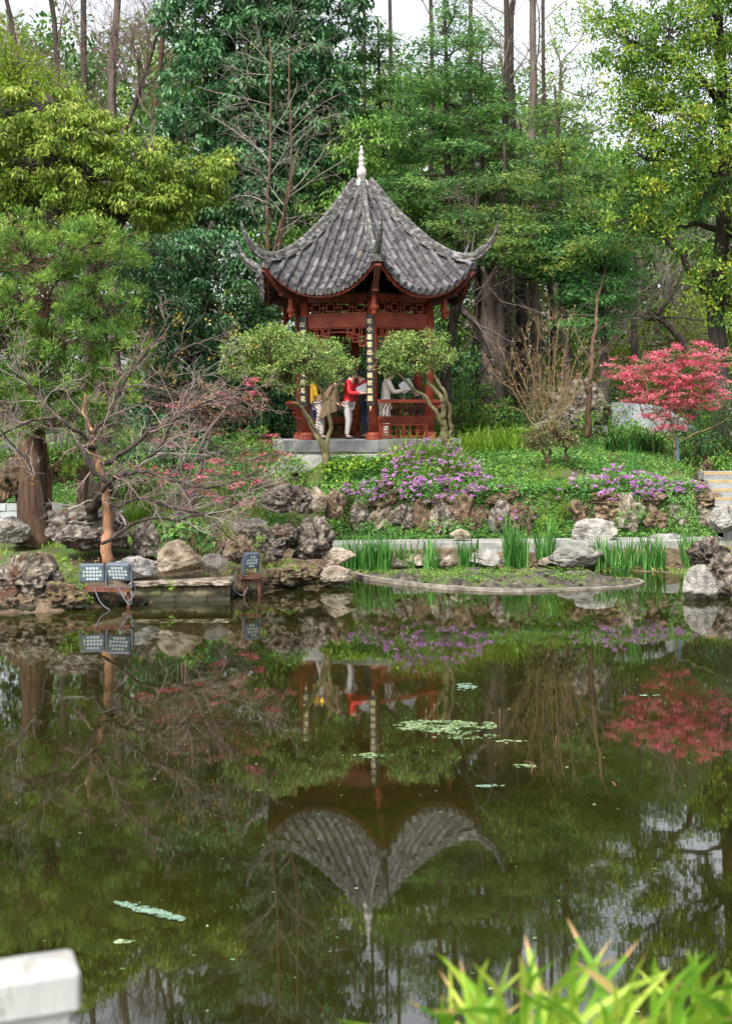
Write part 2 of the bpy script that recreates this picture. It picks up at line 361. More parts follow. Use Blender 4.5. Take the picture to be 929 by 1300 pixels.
def spawn(rng, path, rad, n, tmin=.25, tmax=1., ang=.8, up=0.):
    """n children on every path: start, direction, radius there"""
    Mn, K, _ = path.shape; t = rng.uniform(tmin, tmax, (Mn, n))*(K-1); i = np.minimum(t.astype(int), K-2); u = t-i
    mi = np.arange(Mn)[:, None]
    a = path[mi, i]; b = path[mi, i+1]; p = a+(b-a)*u[..., None]; d = norm(b-a)
    r = rad[mi, i]*(1-u)+rad[mi, i+1]*u
    side = norm(np.cross(d, rng.normal(size=d.shape)))
    aa = ang*rng.uniform(.6, 1.3, (Mn, n))[..., None]
    nd = d*np.cos(aa)+side*np.sin(aa); nd[..., 2] += up
    return p.reshape(-1, 3), norm(nd.reshape(-1, 3)), r.reshape(-1)
def twiggy(rng, mb, path, rad, levels, mi=0, n=4, leafpts=None):
    """adds levels of side branches; levels: (count, length, ang, wob, grav, up)"""
    for (cnt, Lm, ang, wob, grav, up) in levels:
        p, d, r = spawn(rng, path, rad, cnt, .2, 1., ang, up)
        L = Lm*rng.uniform(.5, 1.3, len(p)); r = np.clip(r*.42, .0035, .028)
        path, rad = branchset(rng, p, d, L, r, 5, wob, grav, .45)
        mb.tubes(path, rad, n, mi, False)
    return path

def clusters(rng, mb, C, nl, rc, L, W, mode, mi=0, tint=(0, 1), out=None):
    """leaf clumps round the points C"""
    N = len(C); C = np.repeat(C, nl, 0); T = np.repeat(rng.uniform(0, 1, N), nl)
    t = np.clip(T*.45+rng.uniform(0, 1, N*nl)*.55, 0, 1)*(tint[1]-tint[0])+tint[0]
    v = norm(rng.normal(size=(N*nl, 3))); rr = rng.uniform(0, 1, (N*nl, 1))**.6
    Ls = L*rng.uniform(.65, 1.25, N*nl); Ws = W*rng.uniform(.75, 1.2, N*nl)
    if mode == 'round':
        p = C+v*rr*rc*np.array([1, 1, .75]); d = v*.8+rng.normal(size=v.shape)*.6+np.array([0, 0, .05]); nr = np.array([0, 0, 1.])+rng.normal(size=v.shape)*.5
    elif mode == 'droop':       # leaves hanging in whorls from the twig ends
        p = C+v*rr*rc*np.array([1, 1, .55]); d = v*np.array([1, 1, .3])+rng.normal(size=v.shape)*.35+np.array([0, 0, -.75]); nr = np.array([0, 0, 1.])+v*.6+rng.normal(size=v.shape)*.3
    elif mode == 'tuft':        # narrow leaves radiating up and out
        p = C+v*rr*rc*.55; d = v*np.array([1, 1, .7])+np.array([0, 0, .55])+rng.normal(size=v.shape)*.2; nr = rng.normal(size=v.shape)
    elif mode == 'pad':         # flat feathery sprays
        p = C+v*rr*rc*np.array([1, 1, .22]); d = v*np.array([1, 1, .25])+rng.normal(size=v.shape)*.35+np.array([0, 0, -.05]); nr = np.array([0, 0, 1.])+rng.normal(size=v.shape)*.6
    elif mode == 'star':        # small spiky fans of the maples
        p = C+v*rr*rc*np.array([1, 1, .35]); d = rng.normal(size=v.shape)*np.array([1, 1, .35]); nr = np.array([0, 0, 1.])+rng.normal(size=v.shape)*.4
    return mb.leaves(p, d, nr, Ls, Ws, mi, t)
def blobpts(rng, c, r, n, fill=.45):
    v = norm(rng.normal(size=(n, 3))); q = rng.uniform(fill, 1, (n, 1))**.5
    lump = 1+.22*vnoise(v*2.2+rng.uniform(0, 9, 3), 5)[:, None]
    return np.asarray(c)+v*q*lump*np.asarray(r)

def tree(name, label, cat, group, seed, trunks, blobs, bark, leaf, spec, dens=9., limb=None, extra_twigs=None, twigmat=None, crownlabel=None, flat=1.):
    """trunks: list of (pixel path, r0, r1); blobs: (px, py, D, rx px, ry px, depth m or None);
       spec: list of (leaves, clump radius, leaf length, width, mode, tint range)"""
    rng = rs(seed); tp = []
    for pth, r0, r1 in trunks:
        q = curve(pix(pth), max(8, len(pth)*5), rng, .04); K = len(q)
        rad = np.linspace(r0, r1, K)*(1+.25*np.exp(-np.linspace(0, 1, K)*18)); tp.append((q, rad))
    base = tp[0][0][0]; base = np.array([base[0], base[1], float(H(base[0], base[1]))])
    root = thing(name, label, cat, base, group)
    tb = MB()
    for q, rad in tp:
        q = q.copy()
        tb.tubes(q, rad, 10)
    allp = np.concatenate([q for q, _ in tp]); allr = np.concatenate([r for _, r in tp])
    cb = MB()
    for (bx, by, D, rx, ry, rd) in blobs:
        k = M2(D); c = P(bx, by, D); r = np.array([rx*k, (rx*k*.8 if rd is None else rd), ry*k])
        n = max(3, int(dens*math.pi*r[0]*r[2]*1.25))
        C = blobpts(rng, c, r, n)
        # limb from the trunk to the blob
        dd = np.linalg.norm(allp-c, axis=1)+np.where(allp[:, 2] > c[2]+.2, 3., 0); j = int(np.argmin(dd)); st = allp[j]
        mid = (st+c)/2+rng.normal(size=3)*.15*np.linalg.norm(c-st); lr = min(allr[j]*.5, .02+.016*np.linalg.norm(c-st)/2)
        lp = curve([st, mid, c+(c-st)*.25], 9, rng, .04*np.linalg.norm(c-st)/2); tb.tubes(lp, np.linspace(lr, lr*.35, 9), 6)
        t = rng.uniform(2.5, 8, n); i = t.astype(int); a = lp[i]
        m2 = (a+C)/2+np.array([0, 0, .1])*np.linalg.norm(C-a, axis=1)[:, None]+rng.normal(size=C.shape)*.05
        tb.tubes(np.stack([a, m2, C], 1), np.stack([np.full(n, .011), np.full(n, .008), np.full(n, .005)], 1), 4, 0, False)
        for (nl, rc, L, W, mode, tint) in spec:
            clusters(rng, cb, C, nl, rc, L, W, mode, 0, tint)
    part('trunk', tb, M[bark], root)
    if blobs: part('crown', cb, M[leaf] if isinstance(leaf, str) else leaf, root)
    return root

def baretree(name, label, cat, group, seed, trunks, levels, mat, twig=None, leaves=None, base_n=8, wob=.05, limbmat=None):
    """leafless tree: trunk, and branches as one part; leaves = (material, count per tip, rc, L, W, mode, share, part name)"""
    rng = rs(seed); tb = MB(); bb = MB(); lm_ = MB(); ends = []
    for ti_, (pth, r0, r1, cnt) in enumerate(trunks):
        q = curve(pix(pth), max(9, len(pth)*5), rng, wob); K = len(q); rad = np.linspace(r0, r1, K)
        (lm_ if limbmat and ti_ else tb).tubes(q, rad, base_n)
        lv = [(cnt,)+tuple(levels[0][1:])]+list(levels[1:])
        ends.append(twiggy(rng, bb, q[None], rad[None], lv))
    b = pix(trunks[0][0])[0]
    root = thing(name, label, cat, (b[0], b[1], float(H(b[0], b[1]))), group)
    part('trunk', tb, M[mat], root)
    if lm_.n: part('limbs', lm_, M[limbmat], root)
    part('branches', bb, M[twig or mat], root)
    if leaves:
        for (lm, cnt, rc, L, W, mode, share, pname) in leaves:
            E = np.concatenate([e[:, -1] for e in ends]+[e[:, 2] for e in ends]); E = E[rng.uniform(0, 1, len(E)) < share]
            lb = MB(); clusters(rng, lb, E, cnt, rc, L, W, mode); part(pname, lb, M[lm], root)
    return root

def mound(name, label, cat, group, seed, blobs, leaf, spec, dens=30, flowers=None, stems=True, leafname='foliage'):
    """shrub without a trunk of note: leaf clumps over low blobs, short stems, perhaps flowers"""
    rng = rs(seed); lb = MB(); fb = MB(); sb = MB(); first = None
    for (bx, by, D, rx, ry, rd) in blobs:
        k = M2(D); c = P(bx, by, D); r = np.array([rx*k, (rx*k*.7 if rd is None else rd), ry*k])
        first = c if first is None else first
        n = max(4, int(dens*math.pi*r[0]*r[2])); C = blobpts(rng, c, r, n, .3)
        g = H(C[:, 0], C[:, 1]); C[:, 2] = np.maximum(C[:, 2], g+.03)
        for (nl, rc, L, W, mode, tint) in spec: clusters(rng, lb, C, nl, rc, L, W, mode, 0, tint)
        if stems:
            B = c+(C-c)*.25; B[:, 2] = H(B[:, 0], B[:, 1])-.03; q = rng.uniform(0, 1, n) < .35
            if q.any(): sb.tubes(np.stack([B, (B+C)/2+rng.normal(size=C.shape)*.04, C], 1)[q], np.tile([.012, .009, .005], (q.sum(), 1)), 4, 0, False)
        if flowers:
            share, rf, Lf = flowers; F = blobpts(rng, c+np.array([0, -.05, r[2]*.12]), r*1.08, int(n*share), .8); F = F[F[:, 2] > c[2]-r[2]*.75]
            F[:, 2] = np.maximum(F[:, 2], H(F[:, 0], F[:, 1])+.06)
            clusters(rng, fb, F, 9, rf, Lf, Lf*.8, 'star')
    root = thing(name, label, cat, (first[0], first[1], float(H(first[0], first[1]))), group)
    part(leafname, lb, M[leaf], root)
    if stems and sb.n: part('stems', sb, M['bark_brown'], root)
    if flowers: part('flowers', fb, M['petal'], root)
    return root

def clump(name, label, cat, group, seed, x, y, D, wpx, hpx, n, leaf, W=.03, lean=.25, bend=.35, dry=0, depth=.25, K=4, tipc=None):
    """a tuft of strap leaves rooted on the ground at pixel x, y"""
    rng = rs(seed); k = M2(D); c = P(x, y, D); R = wpx*k*.5
    B = np.c_[c[0]+rng.uniform(-1, 1, n)*R*.75, D+rng.uniform(-1, 1, n)*depth, np.zeros(n)]; B[:, 2] = np.maximum(H(B[:, 0], B[:, 1]), 0)-.02
    rel = (B[:, 0]-c[0])/max(R, .01)
    az = np.where(rng.uniform(0, 1, n) < .6, np.where(rel+rng.normal(size=n)*.5 > 0, 0, math.pi), rng.uniform(0, 6.3, n))+rng.normal(size=n)*.5
    mb = MB(); mb.blades(B, az, hpx*k*rng.uniform(.55, 1.12, n), W*rng.uniform(.7, 1.2, n), lean*rng.uniform(0, 1.3, n), bend*rng.uniform(0, 1.6, n), K, 0, rng.uniform(0, .72, n), tipc)
    if dry:
        m = int(n*dry); q = rng.randint(0, n, m); mb.blades(B[q]+rng.normal(size=(m, 3))*[.06, .05, 0], rng.uniform(0, 6.3, m), hpx*k*rng.uniform(.25, .6, m), W*.7, .7, 1.5, K, 0, .98)
    return single(name, mb, M[leaf], label, cat, group, loc=(c[0], D, float(H(c[0], D))))
# ------------------------------------------------------------------ pavilion
M['tile'] = surf('roof_tile_grey', [(.2, (.024, .022, .024)), (.45, (.065, .06, .064)), (.7, (.135, .127, .135)), (.95, (.26, .245, .245))], 5, .85, .6, 25, bdist=.015, tintamt=.3, extra=[(1.6, .6, (.14, .12, .1)), (14, .7, (.26, .26, .24))])
M['pan'] = surf('pan_tile_dark', [(.2, (.02, .02, .022)), (.5, (.055, .053, .052)), (.8, (.11, .105, .1))], 5, .9, .5, 25, bdist=.01, tintamt=.25)  # darker than the cover tiles: shade of the gaps put into the colour
M['ridge'] = surf('ridge_mortar', [(.36, (.04, .038, .036)), (.52, (.1, .096, .092)), (.62, (.22, .21, .2)), (.74, (.5, .49, .47))], 8, .9, .7, 20, stretch=(1, 1, 1.6), bdist=.02, extra=[(2.5, .6, (.08, .075, .07))])
M['finial'] = surf('finial_white', [(.3, (.12, .11, .1)), (.46, (.36, .34, .33)), (.7, (.62, .6, .58))], 16, .8, .5, bdist=.01)
M['red'] = surf('red_lacquer', [(.3, (.12, .02, .01)), (.55, (.215, .038, .018)), (.75, (.29, .07, .035))], 3, .5, .15, 30, extra=[(9, .68, (.3, .12, .09))])
M['darkred'] = plain('dark_red_wood', (.1, .022, .016), .6)
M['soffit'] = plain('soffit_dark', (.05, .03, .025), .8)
M['board'] = plain('board_black', (.02, .02, .022), .4, .3)
M['gold'] = plain('gold_lettering', (.72, .6, .34), .5, .1)
M['slab'] = surf('stone_slab', [(.3, (.14, .14, .14)), (.5, (.25, .25, .25)), (.7, (.37, .37, .36))], 3, .85, .3, 20, extra=[(3, .62, (.2, .17, .12))])
M['slab_edge'] = surf('stone_slab_pale', [(.3, (.2, .2, .18)), (.5, (.33, .32, .29)), (.7, (.45, .43, .39))], 4, .85, .3, 20, extra=[(3, .64, (.24, .22, .15))])
CX, CY, FZ = -.05, 31.0, 2.46
def RA(a, r, z=0.): a = math.radians(a); return np.array([CX+r*math.sin(a), CY-r*math.cos(a), z])
def AX(m):          # outward and lateral axes of a face whose middle points to m degrees
    a = math.radians(m); return np.array([math.sin(a), -math.cos(a), 0]), np.array([math.cos(a), math.sin(a), 0])
A0 = 7.
pav = thing('pavilion', 'hexagonal red pavilion with upswept grey tile roof on the hillside', 'pavilion', (CX, CY, FZ-.25))
ZR = ([0., .25, .5, .85, 1.2, 1.7, 2.2, 2.62, 2.9, 3.1, 3.3], [8.52, 8.30, 7.98, 7.60, 7.27, 6.87, 6.60, 6.50, 6.61, 6.80, 7.06])
ZM = ([0., .2, .5, .8, 1.04, 1.47, 1.9, 2.27, 2.5], [8.5, 8.28, 7.86, 7.43, 7.10, 6.55, 6.08, 5.76, 5.60])
def zridge(r): return np.interp(r, *ZR)
def smooth_tab(tab):
    x = np.linspace(0, tab[0][-1], 200); y = np.interp(x, *tab); k = np.ones(21)/21; yp = np.pad(y, 10, 'edge')
    yp[:10] = y[0]+(y[0]-y[1:11][::-1]); yp[-10:] = y[-1]+(y[-1]-y[-11:-1][::-1]); return (x, np.convolve(yp, k, 'valid'))
ZR = smooth_tab(ZR); ZM = smooth_tab(ZM)
def zsurf(n, l):
    n = np.maximum(np.asarray(n, float), .02); q = np.clip(np.abs(l)/(n*math.tan(math.pi/6)), 0, 1)
    a = np.interp(n, *ZM); b = np.interp(n/math.cos(math.pi/6), *ZR)-.04
    return a+(b-a)*q**2.3
def neave(l): return 2.27+.11*(np.abs(l)/1.375)**2
tiles = MB(); under = MB(); eave = MB(); rng = rs(5)
SP = .212
for f in range(6):
    n_, l_ = AX(A0+30+60*f); org = np.array([CX, CY, 0])
    pt = lambda n, l, dz=0.: org+n_*np.asarray(n)[..., None]+l_*np.asarray(l)[..., None]+np.array([0, 0, 1.])*(zsurf(n, l)+dz)[..., None]
    # base shell and its underside
    U = np.linspace(-1, 1, 25); T = np.linspace(0, 1, 16)
    uu, tt = np.meshgrid(U, T); le = uu*1.375; ne = neave(le); nn = .06+(ne-.06)*tt; ll = le*nn/ne
    idx = np.arange(uu.size).reshape(uu.shape); q = np.stack([idx[:-1, :-1], idx[:-1, 1:], idx[1:, 1:], idx[1:, :-1]], -1).reshape(-1, 4)
    tiles.add(pt(nn, ll, -.045), q, 1, True, .1)
    tu = np.linspace(.42, .985, 10); uu2, tt2 = np.meshgrid(U, tu); le = uu2*1.36; ne = neave(le)-.03; nn2 = ne*tt2; ll2 = le*tt2
    idx2 = np.arange(uu2.size).reshape(uu2.shape); q2 = np.stack([idx2[:-1, :-1], idx2[1:, :-1], idx2[1:, 1:], idx2[:-1, 1:]], -1).reshape(-1, 4)
    under.add(pt(nn2, ll2, -.16), q2, 0, True)
    # pan tiles: stepped courses between the rows
    for j in range(-7, 7):
        lc = (j+.5)*SP
        if abs(lc) > 1.3: continue
        w = SP*.42; n0 = max(.2, (abs(lc)-w)*1.732+.02); n1 = float(neave(lc))+.045; st = max(2, int((n1-n0)/.085)); ns = np.linspace(n0, n1, st+1)
        for i in range(st):
            la = np.array([lc-w, lc, lc+w]); a = pt(np.full(3, ns[i]), la, np.array([.0, -.035, .0])); b = pt(np.full(3, ns[i+1]), la, np.array([.016, -.017, .016])); c = pt(np.full(3, ns[i+1]+.002), la, np.array([-.004, -.037, -.004]))
            if i == st-1: c[1, 2] -= .05
            tiles.add(np.concatenate([a, b, c]), [[0, 3, 4, 1], [1, 4, 5, 2], [3, 6, 7, 4], [4, 7, 8, 5]], 1, False, rng.uniform(-.4, .45))
    # cover tiles: half-round barrels in overlapping lengths, with a disc at the eave
    th = np.linspace(-.15, math.pi+.15, 9)
    for j in range(-6, 7):
        lc = j*SP+rng.normal()*.004; n0 = max(.22, abs(lc)*1.732+.03); n1 = float(neave(lc))+.075; st = max(1, int(round((n1-n0)/.2))); ns = np.linspace(n0, n1, st+1)
        jj = rng.normal(size=(st+1, 2))*.004
        for i in range(st):
            rings = []
            for (nv, r, dz) in ((ns[i]-.015, .05, .008), (ns[i+1]-.012, .06, .014), (ns[i+1], .062, .012)):
                c = pt(np.array([nv]), np.array([lc+jj[i, 0]]), np.array([dz+.012+jj[i, 1]]))[0]
                rings.append(c+l_*(np.cos(th)*r)[:, None]+np.array([0, 0, 1.])*(np.sin(th)*r*1.15)[:, None]+n_*(np.sin(th)*r*.6)[:, None])
            v = np.concatenate(rings); k = len(th); q = [[a*k+b, a*k+b+1, (a+1)*k+b+1, (a+1)*k+b] for a in (0, 1) for b in range(k-1)]
            tn = rng.uniform(-.45, .6); tiles.add(v, q, 0, True, tn)
            if i == st-1: tiles.add(rings[-1]*1.0, [list(range(k))], 0, False, tn+.1)
        c = pt(np.array([n1]), np.array([lc]), np.array([.012]))[0]; tl = norm(n_-np.array([0, 0, .25]))
        tiles.lathe([(.0, 0), (.04, .004), (.058, .0), (.066, .012), (.066, -.02)][::1], c, 14, 0, False, [l_, np.cross(tl, l_), tl])
    # red eave board, following the dip of the eave
    L = np.linspace(-1.36, 1.36, 31); ne = neave(L)-.02; z = zsurf(ne, L)
    rows = [org+n_*(ne+o)[:, None]+l_*(L*(ne+o)/ne)[:, None]+np.array([0, 0, 1.])*(z+dz)[:, None] for (o, dz) in ((0, -.035), (.0, -.175), (-.05, -.175), (-.05, -.035))]
    v = np.stack(rows, 1).reshape(-1, 3); K = len(L)
    q = [[4*i+a, 4*i+(a+1) % 4, 4*(i+1)+(a+1) % 4, 4*(i+1)+a] for i in range(K-1) for a in range(4)]
    eave.add(v, q, 0, False)
    # rafters
    for j in range(-6, 7):
        lc = (j+.0)*.2; n1 = float(neave(lc))-.07; n0 = 1.46
        a = pt(np.array([n0]), np.array([lc*n0/n1]), np.array([-.2]))[0]; b = pt(np.array([n1]), np.array([lc]), np.array([-.2]))[0]
        under.bar(a, b, .05, .06)
roof = part('roof', tiles, [M['tile'], M['pan']], pav)
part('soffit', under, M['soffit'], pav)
part('eave_board', eave, M['red'], pav)
for k in range(6):
    a = A0+60*k; rm = MB(); hip = MB(); e1, _ = AX(a); lat = np.array([-e1[1], e1[0], 0])
    def sweep(rads, w0, w1, h0, h1, dz0, dz1, tip=False):
        c = np.array([RA(a, r, zridge_s(r)) for r in rads]); t = norm(np.gradient(c, axis=0)); up = norm(np.cross(t, lat)*1.); up = np.where(up[:, 2:] < 0, -up, up)
        s = np.linspace(0, 1, len(rads)); w = (w0+(w1-w0)*s)[:, None]; h = (h0+(h1-h0)*s)[:, None]; dz = (dz0+(dz1-dz0)*s)[:, None]
        b = c+up*dz
        v = np.stack([b-lat*w/2, b+lat*w/2, b+lat*w*.42+up*h, b-lat*w*.42+up*h], 1).reshape(-1, 3); K = len(rads)
        q = [[4*i+x, 4*i+(x+1) % 4, 4*(i+1)+(x+1) % 4, 4*(i+1)+x] for i in range(K-1) for x in range(4)]+[[3, 2, 1, 0], [4*K-4, 4*K-3, 4*K-2, 4*K-1]]
        rm.add(v, q, 0, False)
    zridge_s = lambda r: float(np.interp(r, *ZR))
    sweep(np.linspace(.12, 2.75, 24), .2, .17, .09, .09, -.04, -.04)
    sweep(np.linspace(.12, 3.0, 26), .13, .1, .1, .06, .05, .04)
    c = np.array([RA(a, r, zridge_s(r)) for r in np.linspace(.1, 3.05, 28)]); t = norm(np.gradient(c, axis=0)); up = np.cross(t, lat); up = np.where(up[:, 2:] < 0, -up, up)
    rm.tubes(c+up*np.linspace(.17, .1, 28)[:, None], np.linspace(.062, .04, 28), 8)
    rr = curve([RA(a, 2.5, 6.6), RA(a, 2.75, 6.62), RA(a, 2.98, 6.74), RA(a, 3.18, 6.96), RA(a, 3.3, 7.2), RA(a, 3.33, 7.32)], 22)
    rm.tubes(rr, np.linspace(.1, .02, 22), 8); rm.tubes(rr[:15]+norm(np.array([*e1[:2]*.6, -1.]))*np.linspace(.11, .05, 15)[:, None], np.linspace(.07, .025, 15), 7)
    rm.box(RA(a, 2.72, 6.4), (.14, .16, .16), [e1, lat, (0, 0, 1)])
    part('ridge', rm, M['ridge'], roof)
    hip.bar(RA(a, 1.5, 5.62), RA(a, 2.3, 5.82), .14, .2); hip.bar(RA(a, 2.25, 5.81), RA(a, 2.74, 6.28), .12, .15)
    # hanging lotus post
    pd = MB(); c = RA(a, 2.03, 0)
    pd.lathe([(.0, 5.19), (.03, 5.20), (.055, 5.24), (.075, 5.27), (.055, 5.31), (.085, 5.34), (.105, 5.40), (.085, 5.45), (.06, 5.47), (.085, 5.5), (.06, 5.53), (.065, 5.8), (.065, 5.95), (0, 5.96)], c, 14)
    part('hanging_post', pd, M['red'], pav)
    hip.bar(RA(a, 1.6, 5.58), RA(a, 2.03, 5.62), .07, .1); part('hip_beam', hip, M['darkred'], pav)
fn = MB(); fn.lathe([(.0, 8.34), (.2, 8.36), (.22, 8.45), (.16, 8.5), (.15, 8.56), (.1, 8.6), (.13, 8.63), (.155, 8.7), (.15, 8.78), (.1, 8.85), (.07, 8.87), (.1, 8.9), (.1, 8.96), (.07, 8.98), (.1, 9.01), (.11, 9.06), (.07, 9.1), (.05, 9.13), (.075, 9.16), (.08, 9.2), (.05, 9.25), (.03, 9.28), (.05, 9.31), (.04, 9.35), (0, 9.38)], (CX, CY, 0), 18)
fn.v[0][:, :2] = (fn.v[0][:, :2]-[CX, CY])*np.where(fn.v[0][:, 2:] > 8.55, .78, 1.)+[CX, CY]
part('finial', fn, M['finial'], roof)
# body
rc_ = 1.65
for k in range(6):
    cb = MB(); c = RA(A0+60*k, rc_)
    cb.lathe([(.0, FZ+.1), (.105, FZ+.1), (.105, 5.75), (0, 5.75)], c, 18)
    col_ = part('column', cb, M['red'], pav)
    bb = MB(); bb.lathe([(.0, FZ-.01), (.17, FZ-.01), (.175, FZ+.03), (.15, FZ+.06), (.165, FZ+.1), (.14, FZ+.15), (.115, FZ+.17), (.0, FZ+.18)], c, 18); part('column_base', bb, M['red'], col_)
def face_frame(f):
    m = A0+30+60*f; n_, l_ = AX(m); ap = rc_*math.cos(math.pi/6); hw = rc_*.5-.1
    return m, n_, l_, (lambda n, l, z: np.array([CX, CY, 0])+n_*n+l_*l+np.array([0, 0, z])), ap, hw
def lattice(mb, pos, ap, hw, z0, z1, n, kind):
    t = .022
    B = lambda l0, a0, l1, a1: mb.bar(pos(ap, l0, a0), pos(ap, l1, a1), t, t*1.3, up=(0, 0, 1) if abs(a0-a1) < 1e-6 else tuple(pos(1, 0, 0)-pos(0, 0, 0)))
    B(-hw, z0+t/2, hw, z0+t/2); B(-hw, z1-t/2, hw, z1-t/2)
    h = z1-z0; cw = 2*hw/n
    for i in range(n):
        a = -hw+i*cw; b = a+cw; zz = z0
        if kind == 'band':      # nested rectangles joined by short bars
            B(a+cw*.25, z0+h*.22, b-cw*.25, z0+h*.22); B(a+cw*.25, z1-h*.22, b-cw*.25, z1-h*.22)
            B(a+cw*.25, z0+h*.22, a+cw*.25, z1-h*.22); B(b-cw*.25, z0+h*.22, b-cw*.25, z1-h*.22)
            B(a, z0+h*.5, a+cw*.25, z0+h*.5); B(b-cw*.25, z0+h*.5, b, z0+h*.5); B((a+b)/2, z0, (a+b)/2, z0+h*.22); B((a+b)/2, z1-h*.22, (a+b)/2, z1)
            if i: B(a, z0, a, z1)
for f in range(6):
    m, n_, l_, pos, ap, hw = face_frame(f); ax = [l_, n_, (0, 0, 1)]
    fr = MB(); fr.box(pos(ap, 0, 5.13), (hw*2, .09, .27), ax); fr.box(pos(ap, 0, 5.67), (hw*2, .1, .13), ax); fr.box(pos(ap, 0, 5.285), (hw*2, .12, .035), ax)
    part('beam', fr, M['red'], pav)
    lt = MB(); lattice(lt, pos, ap, hw, 5.3, 5.6, 4, 'band'); part('lattice_band', lt, M['red'], pav)
    hg = MB(); t = .022; z1 = 4.99; fwd = tuple(n_)
    def Bq(l0, a0, l1, a1): hg.bar(pos(ap, l0, a0), pos(ap, l1, a1), t, t*1.2, up=(0, 0, 1) if abs(a0-a1) < 1e-6 else fwd)
    steps = [(hw, .42), (hw*.72, .33), (hw*.5, .24), (hw*.3, .1)]
    for s in (-1, 1):
        for i, (l, h) in enumerate(steps):
            l2 = steps[i+1][0] if i < 3 else 0
            Bq(s*l, z1-h, s*l2, z1-h); Bq(s*l, z1, s*l, z1-h)
            if i < 3:
                Bq(s*l2, z1-h, s*l2, z1-steps[i+1][1])
                Bq(s*l, z1-h*.5, s*l2, z1-h*.5); Bq(s*(l*.7+l2*.3), z1-h*.5, s*(l*.7+l2*.3), z1-h); Bq(s*(l*.3+l2*.7), z1, s*(l*.3+l2*.7), z1-h*.5)
                Bq(s*(l+l2)/2, z1-h*.75, s*l2, z1-h*.75)
    Bq(-hw, z1-.012, hw, z1-.012)
    part('hanging_lattice', hg, M['red'], pav)
    if f in (5, 2): continue         # the two open sides
    bn = MB(); bn.box(pos(ap-.05, 0, 2.9), (hw*2, .34, .06), ax); bn.box(pos(ap-.05, 0, 2.85), (hw*2-.02, .28, .05), ax)
    for l in (-hw*.93, hw*.93): bn.box(pos(ap-.02, l, 2.65), (.1, .2, .37), ax)
    bench = part('bench', bn, M['red'], pav)
    pn = MB(); pn.box(pos(ap+.06, 0, 2.52), (hw*1.7, .03, .05), ax); pn.box(pos(ap+.06, 0, 2.79), (hw*1.7, .03, .05), ax)
    for i in range(7):
        l = -hw*.84+i*hw*1.68/6; pn.box(pos(ap+.06, l, 2.655), (.03 if i % 3 else .06, .028, .23), ax)
    for l in (-.42, 0, .42): pn.box(pos(ap+.06, l, 2.655), (.24, .026, .035), ax); pn.box(pos(ap+.06, l, 2.715), (.16, .026, .025), ax); pn.box(pos(ap+.06, l, 2.6), (.16, .026, .025), ax)
    part('lattice_panel', pn, M['red'], bench)
    rl = MB(); e = .16; rl.bar(pos(ap+.33, -hw-e*.8-.06, 3.32), pos(ap+.33, hw+e*.8+.06, 3.32), .06, .075); rl.bar(pos(ap+.13, -hw-.03, 2.955), pos(ap+.13, hw+.03, 2.955), .05, .05)
    for i in range(15):
        l = -hw+i*2*hw/14; pth = [pos(ap+.13, l, 2.95), pos(ap+.2, l, 3.03), pos(ap+.2, l, 3.14), pos(ap+.29, l, 3.24), pos(ap+.33, l, 3.3)]
        rl.tubes(curve(pth, 9), np.full(9, .014), 5)
    part('backrest', rl, M['red'], bench)
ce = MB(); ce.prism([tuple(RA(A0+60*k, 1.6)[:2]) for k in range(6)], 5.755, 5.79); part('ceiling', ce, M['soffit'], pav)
fl = MB(); fl.prism([tuple(RA(A0+60*k, 2.42)[:2]) for k in range(6)], FZ-.26, FZ-.0); part('floor_slab', fl, M['slab'], pav)
fp = MB(); fp.prism([tuple(RA(A0+60*k, 2.36)[:2]) for k in range(6)], FZ-1.2, FZ-.26-.002); part('plinth', fp, M['slab_edge'], pav)

